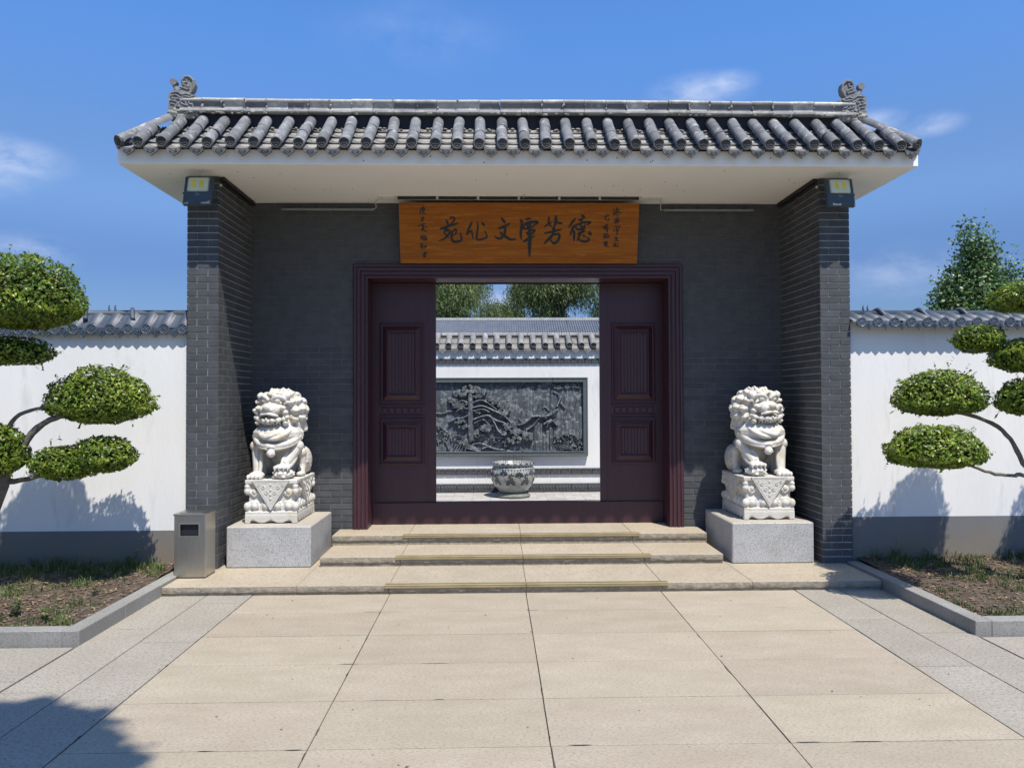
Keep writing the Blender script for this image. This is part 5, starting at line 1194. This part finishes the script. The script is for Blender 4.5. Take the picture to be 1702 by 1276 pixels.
# ------------------------------------------------------------------ foliage
def leaf_cloud(P, Nn, size, name, mt, parent, asp=.5, droop=None, fold=.25, jitter=.55):
    """leaf-sized folded faces at points P with preferred normals Nn (numpy)"""
    n = len(P); rs = np.random.RandomState(len(P)+3)
    Nn = Nn+rs.normal(0, jitter, (n, 3)); Nn /= np.linalg.norm(Nn, axis=1)[:, None]+1e-9
    T = rs.normal(0, 1, (n, 3)) if droop is None else np.tile(np.array(droop, float), (n, 1))+rs.normal(0, .35, (n, 3))
    T -= (T*Nn).sum(1)[:, None]*Nn; T /= np.linalg.norm(T, axis=1)[:, None]+1e-9; B = np.cross(Nn, T)
    s_ = size*rs.uniform(.65, 1.3, n)[:, None]; w_ = s_*asp*.5
    base = P-T*s_*.5; tip = P+T*s_*.5-Nn*s_*.12; l = P-T*s_*.05+B*w_+Nn*s_*fold*.3; r = P-T*s_*.05-B*w_+Nn*s_*fold*.3; mid = P
    V = np.stack([base, r, tip, l, mid], 1).reshape(-1, 3)
    i = np.arange(n)*5; F = np.stack([np.stack([i, i+1, i+4], 1), np.stack([i+1, i+2, i+4], 1), np.stack([i+2, i+3, i+4], 1), np.stack([i+3, i, i+4], 1)], 1).reshape(-1, 3)
    me = bpy.data.meshes.new(name); me.vertices.add(len(V)); me.vertices.foreach_set('co', V.astype(np.float32).ravel())
    me.loops.add(len(F)*3); me.loops.foreach_set('vertex_index', F.astype(np.int32).ravel())
    me.polygons.add(len(F)); me.polygons.foreach_set('loop_start', np.arange(len(F), dtype=np.int32)*3); me.polygons.foreach_set('loop_total', np.full(len(F), 3, np.int32))
    me.update(calc_edges=True); me.materials.append(mt); return link(name, me, parent)
def pad(c, r, parent, dens=4300, size=.036, seed=0, flat=.55):
    """clipped cloud of leaves: dome above, flatter ragged underside"""
    rs = np.random.RandomState(seed+17); c = np.array(c, float); r = np.array(r, float)
    area = 4*pi*((((r[0]*r[1])**1.6+(r[0]*r[2])**1.6+(r[1]*r[2])**1.6)/3)**(1/1.6)); n = int(dens*area)
    d = rs.normal(0, 1, (n, 3)); d /= np.linalg.norm(d, axis=1)[:, None]
    lump = np.array([mnoise.noise(Vector((v*2.3+seed).tolist())) for v in d])*.11+np.array([mnoise.noise(Vector((v*6+seed).tolist())) for v in d])*.08
    shell = 1+lump-np.abs(rs.normal(0, .06, n))-(rs.rand(n) < .22)*rs.uniform(0, .3, n)+(rs.rand(n) < .03)*rs.uniform(0, .08, n)
    q = d*shell[:, None]; low = q[:, 2] < 0; q[low, 2] *= flat
    ns = int(n*.006); k_ = rs.randint(0, n, ns); sh = []
    for k in k_:
        if q[k, 2] < -.3 and rs.rand() < .6: continue
        dd = d[k]/r; dd = dd/np.linalg.norm(dd)+rs.normal(0, .35, 3); base_ = q[k]*r; L_ = rs.uniform(.03, .085)
        for t in np.linspace(.2, 1, 5): sh.append((base_+dd*L_*t)/r)
    q = np.concatenate([q, np.array(sh)]); d = np.concatenate([d, np.array(sh)/np.linalg.norm(np.array(sh), axis=1)[:, None]])
    P = c+q*r; Nn = d/r; Nn /= np.linalg.norm(Nn, axis=1)[:, None]; Nn[:, 2] += .25
    leaf_cloud(P, Nn, size, 'leaf_pad', M['leaf'], parent)
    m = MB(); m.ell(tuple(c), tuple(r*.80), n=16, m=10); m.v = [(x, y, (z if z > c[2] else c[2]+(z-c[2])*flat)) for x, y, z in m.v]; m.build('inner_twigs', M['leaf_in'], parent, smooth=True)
def pad_px(px0, px1, py0, py1, Y, parent, ry=None, **k):
    a = at((px0+px1)/2, (py0+py1)/2, Y); w_ = (at(px1, py0, Y).x-at(px0, py0, Y).x)/2; h = (at(px0, py0, Y).z-at(px0, py1, Y).z)
    flat = k.get('flat', .55); rz = h/(1+flat); zc_ = at(px0, py1, Y).z+rz*flat
    pad((a.x, Y, zc_), (w_*.93, ry or w_*.85, rz*.95), parent, **k)
def branch(pts, rad, parent, name='branch'):
    P = smooth_line(pts, 4); n = len(P); r = np.interp(np.linspace(0, 1, n), np.linspace(0, 1, len(rad)), rad)
    m = MB(); m.tube([Vector(p)+Vector((random.gauss(0, .003), random.gauss(0, .003), random.gauss(0, .003))) for p in P], list(r*np.random.uniform(.88, 1.12, n)), 9); return m.build(name, M['bark'], parent, smooth=True)
tl = thing('cloud_pruned_tree', 'topiary tree with rounded leaf pads at the left edge, its big dome above the wall', 'topiary tree', (-4.6, -.75, .1), 'cloud-pruned trees in the beds')
TY = -.92
branch([(-4.75, TY, .08), tuple(at(-35, 900, TY)), tuple(at(2, 820, TY)), tuple(at(8, 785, TY))], [.065, .055, .048, .045], tl, 'trunk')
branch([tuple(at(8, 790, TY)), tuple(at(30, 755, TY+.02)), tuple(at(62, 712, TY+.04)), tuple(at(105, 690, TY+.06)), tuple(at(150, 690, TY+.1))], [.042, .032, .027, .022, .012], tl)
branch([tuple(at(8, 785, TY)), tuple(at(5, 740, TY-.02)), tuple(at(20, 700, TY-.02)), tuple(at(50, 682, TY-.02)), tuple(at(90, 675, TY))], [.03, .022, .018, .015, .01], tl)
branch([tuple(at(8, 800, TY)), tuple(at(30, 798, TY+.05)), tuple(at(70, 790, TY+.12)), tuple(at(110, 780, TY+.2))], [.030, .022, .018, .012], tl)
branch([tuple(at(5, 790, TY)), tuple(at(-25, 700, TY-.05)), tuple(at(-40, 600, TY-.08)), tuple(at(-10, 540, TY-.1))], [.045, .04, .034, .02], tl)
branch([tuple(at(-35, 620, TY-.05)), tuple(at(-5, 606, TY)), tuple(at(30, 600, TY))], [.025, .02, .012], tl)
branch([tuple(at(100, 690, TY+.06)), tuple(at(125, 696, TY+.02)), tuple(at(150, 694, TY))], [.012, .01, .006], tl)
pad_px(-70, 143, 418, 548, TY-.10, tl, seed=1, ry=.42, flat=.42); pad_px(-60, 93, 557, 608, TY-.02, tl, seed=2, ry=.30, dens=2600, flat=.7); pad_px(76, 257, 607, 706, -.72, tl, seed=3, ry=.36)
pad_px(-60, 44, 699, 791, TY-.05, tl, seed=4, ry=.30); pad_px(48, 172, 738, 799, TY+.08, tl, seed=5, ry=.24, flat=.8); pad_px(120, 228, 722, 786, TY+.12, tl, seed=6, ry=.24, flat=.7)
pad((-5.6, TY-.1, 1.9), (.5, .4, .3), tl, seed=7, dens=2600); pad((-5.35, TY, 1.1), (.4, .35, .25), tl, seed=8, dens=2600)
tr = thing('cloud_pruned_tree', 'topiary tree at the right edge with two separate leaf pads on a long curved branch', 'topiary tree', (5.3, -.8, .1), 'cloud-pruned trees in the beds')
TY = -1.0
branch([(5.35, TY, .08), tuple(at(1765, 880, TY)), tuple(at(1750, 800, TY)), tuple(at(1765, 700, TY)), tuple(at(1740, 600, TY)), tuple(at(1730, 520, TY))], [.075, .062, .055, .048, .035, .02], tr, 'trunk')
branch([tuple(at(1750, 815, TY)), tuple(at(1702, 770, TY-.0)), tuple(at(1680, 729, TY)), tuple(at(1648, 703, TY)), tuple(at(1600, 687, TY)), tuple(at(1560, 684, TY))], [.030, .022, .019, .017, .016, .008], tr)
branch([tuple(at(1750, 810, TY)), tuple(at(1702, 790, TY-.05)), tuple(at(1681, 790, TY-.1)), tuple(at(1646, 785, TY-.13)), tuple(at(1609, 772, TY-.15)), tuple(at(1570, 766, TY-.15))], [.024, .017, .015, .014, .012, .008], tr)
branch([tuple(at(1745, 640, TY)), tuple(at(1700, 600, TY)), tuple(at(1640, 580, TY))], [.02, .014, .008], tr)
pad_px(1648, 1790, 463, 520, TY-.02, tr, seed=21, ry=.34); pad_px(1587, 1664, 538, 588, TY+.08, tr, seed=22, ry=.22, flat=.8, dens=3600); pad_px(1650, 1760, 560, 620, TY-.05, tr, seed=23, ry=.30, flat=.7)
pad_px(1484, 1636, 612, 692, -.86, tr, seed=24, ry=.34, flat=.45); pad_px(1660, 1760, 626, 692, TY-.15, tr, seed=25, ry=.26); pad_px(1472, 1636, 704, 779, -1.22, tr, seed=26, ry=.36, flat=.45)
pad((5.35, TY, 1.95), (.30, .3, .2), tr, seed=27, dens=2600); pad((5.8, TY, 2.5), (.5, .4, .3), tr, seed=28, dens=2400)

def crown_tree(name, label, cat, base, h, blobs, nleaf, size, mt, trunk_r, limbs=7, droop=None, strands=0, group=None, asp=.55, cl=26, sp=1.7):
    t = thing(name, label, cat, base, group); b = Vector(base)
    branch([tuple(b), tuple(b+Vector((.1, 0, h*.25))), tuple(b+Vector((-.1, 0, h*.55))), tuple(b+Vector((0, 0, h*.85)))], [trunk_r, trunk_r*.8, trunk_r*.55, trunk_r*.15], t, 'trunk')
    rs = np.random.RandomState(int(abs(base[0]*10))+5)
    for k in range(limbs):
        bl = blobs[k % len(blobs)]; s0 = b+Vector((0, 0, h*(.25+.5*k/limbs))); e = b+Vector(bl[0])
        branch([tuple(s0), tuple((s0+e)/2+Vector((0, 0, .2))), tuple(e)], [trunk_r*.35, trunk_r*.2, trunk_r*.06], t, 'limb')
    Ps, Ns = [], []
    vol = [bl[1][0]*bl[1][1]*bl[1][2] for bl in blobs]; tot = sum(v**.66 for v in vol)
    for bl, v in zip(blobs, vol):
        n = int(nleaf*v**.66/tot); c = np.array(base)+np.array(bl[0]); r = np.array(bl[1])
        if strands:
            ns = max(8, n//strands); d = rs.normal(0, 1, (ns, 3)); d /= np.linalg.norm(d, axis=1)[:, None]; d[:, 2] = np.abs(d[:, 2])*.9-.15
            p0 = c+d*r*rs.uniform(.55, 1.05, (ns, 1)); L_ = rs.uniform(.5, 1.5, ns)*r[2]*.75; lean = rs.normal(0, .16, (ns, 2))+np.array([.10, 0])
            for k in range(strands):
                s_ = (k+rs.rand(ns))/strands; q = p0.copy(); q[:, 2] -= L_*s_; q[:, :2] += lean*(L_*s_**1.3)[:, None]+d[:, :2]*(.35*np.sqrt(s_))[:, None]; Ps.append(q+rs.normal(0, size*.35, q.shape)); Ns.append(d+np.array([0, 0, .2]))
        else:
            nc = max(6, n//cl); d = rs.normal(0, 1, (nc, 3)); d /= np.linalg.norm(d, axis=1)[:, None]; cc = c+d*r*(rs.rand(nc, 1)**.35)
            idx = rs.randint(0, nc, n); q = cc[idx]+rs.normal(0, 1, (n, 3))*size*sp; Ps.append(q); Ns.append(d[idx]+rs.normal(0, .5, (n, 3))+np.array([0, 0, .5]))
    leaf_cloud(np.concatenate(Ps), np.concatenate(Ns), size, 'crown', mt, t, asp=asp, droop=droop)
    return t
def pos(px, py, Y): return at(px, py, Y)
# willows beyond the hall
def willow(px, Y, htop_px, w_px, label, seed, n=26000):
    b = pos(px, 660, Y); b.z = 0; top = pos(px, htop_px, Y).z; w_ = (pos(px+w_px, 500, Y).x-b.x); random.seed(seed); bl = []
    for k in range(10):
        a = random.uniform(0, 6.28); q = random.uniform(.1, .75); bl.append(((cos(a)*w_*q, sin(a)*w_*q, top*random.uniform(.55, .86)), (w_*random.uniform(.3, .5), w_*random.uniform(.3, .5), top*random.uniform(.13, .22))))
    bl.append(((0, 0, top*.86), (w_*.5, w_*.5, top*.14)))
    crown_tree('willow_tree', label, 'tree', tuple(b), top, bl, n, .34, M['willow'], .35, 9, droop=(0.1, 0, -1), strands=9, group='willows beyond the hall', asp=.22)
willow(722, 62, 395, 118, 'weeping willow behind the hall roof, left in the door opening', 1, 42000)
willow(938, 60, 390, 104, 'largest weeping willow behind the hall roof, right of the gap of sky', 2, 46000)
willow(1050, 66, 395, 80, 'weeping willow half hidden by the right door leaf', 3, 20000)
willow(826, 72, 488, 48, 'low distant willow in the gap of sky seen through the door', 4, 14000)
random.seed(50)
# poplars behind the right wall
def poplar(px, Y, spires, label, n):
    b = pos(px, 660, Y); b.z = 0; bl = []
    for sxp, top, wpx, bot in spires:
        x = pos(sxp, 500, Y).x-b.x; zt_ = pos(sxp, top, Y).z; zb = pos(sxp, bot, Y).z; w_ = pos(sxp+wpx, 500, Y).x-pos(sxp, 500, Y).x; m_ = 7
        for k in range(m_):
            t = (k+.5)/m_; bl.append(((x+random.uniform(-.12, .12)*w_, random.uniform(-.3, .3)*w_, zb+(zt_-zb)*t), (w_*(1-.82*t**1.3)*random.uniform(.8, 1.1), w_*(1-.8*t), (zt_-zb)/m_*.75)))
    crown_tree('poplar_tree', label, 'tree', tuple(b), max(q[0][2] for q in bl), bl, n, .16, M['poplar'], .22, 8, group='trees behind the right wall', asp=.8)
poplar(1612, 26, [(1617, 378, 34, 600), (1642, 402, 24, 560), (1592, 435, 30, 640), (1568, 474, 28, 640), (1600, 470, 44, 640), (1640, 470, 34, 640)], 'tall pointed green poplar rising behind the right wall', 46000)
poplar(1690, 28, [(1678, 434, 24, 640), (1708, 452, 30, 640), (1655, 458, 20, 600)], 'shorter poplar beside the pointed one at the right edge', 15000)
# the tree near the photographer that shades the lower left of the forecourt
crown_tree('shade_tree', 'tall tree behind the viewpoint whose crown shades the lower left paving', 'tree', (-3.6, -10.2, 0), 8.4,
           [((2.45, 2.68, 8.0), (.80, .76, .36)), ((3.0, 2.58, 8.0), (.45, .40, .25)), ((1.6, 2.70, 8.1), (1.0, .9, .45)), ((1.2, 2.75, 7.9), (.8, .6, .4)), ((.6, 1.8, 8.2), (1.1, .9, .6)), ((.2, 2.7, 8.1), (1.0, .8, .5))], 90000, .15, M['poplar'], .2, 8, asp=.8, cl=2, sp=.35)
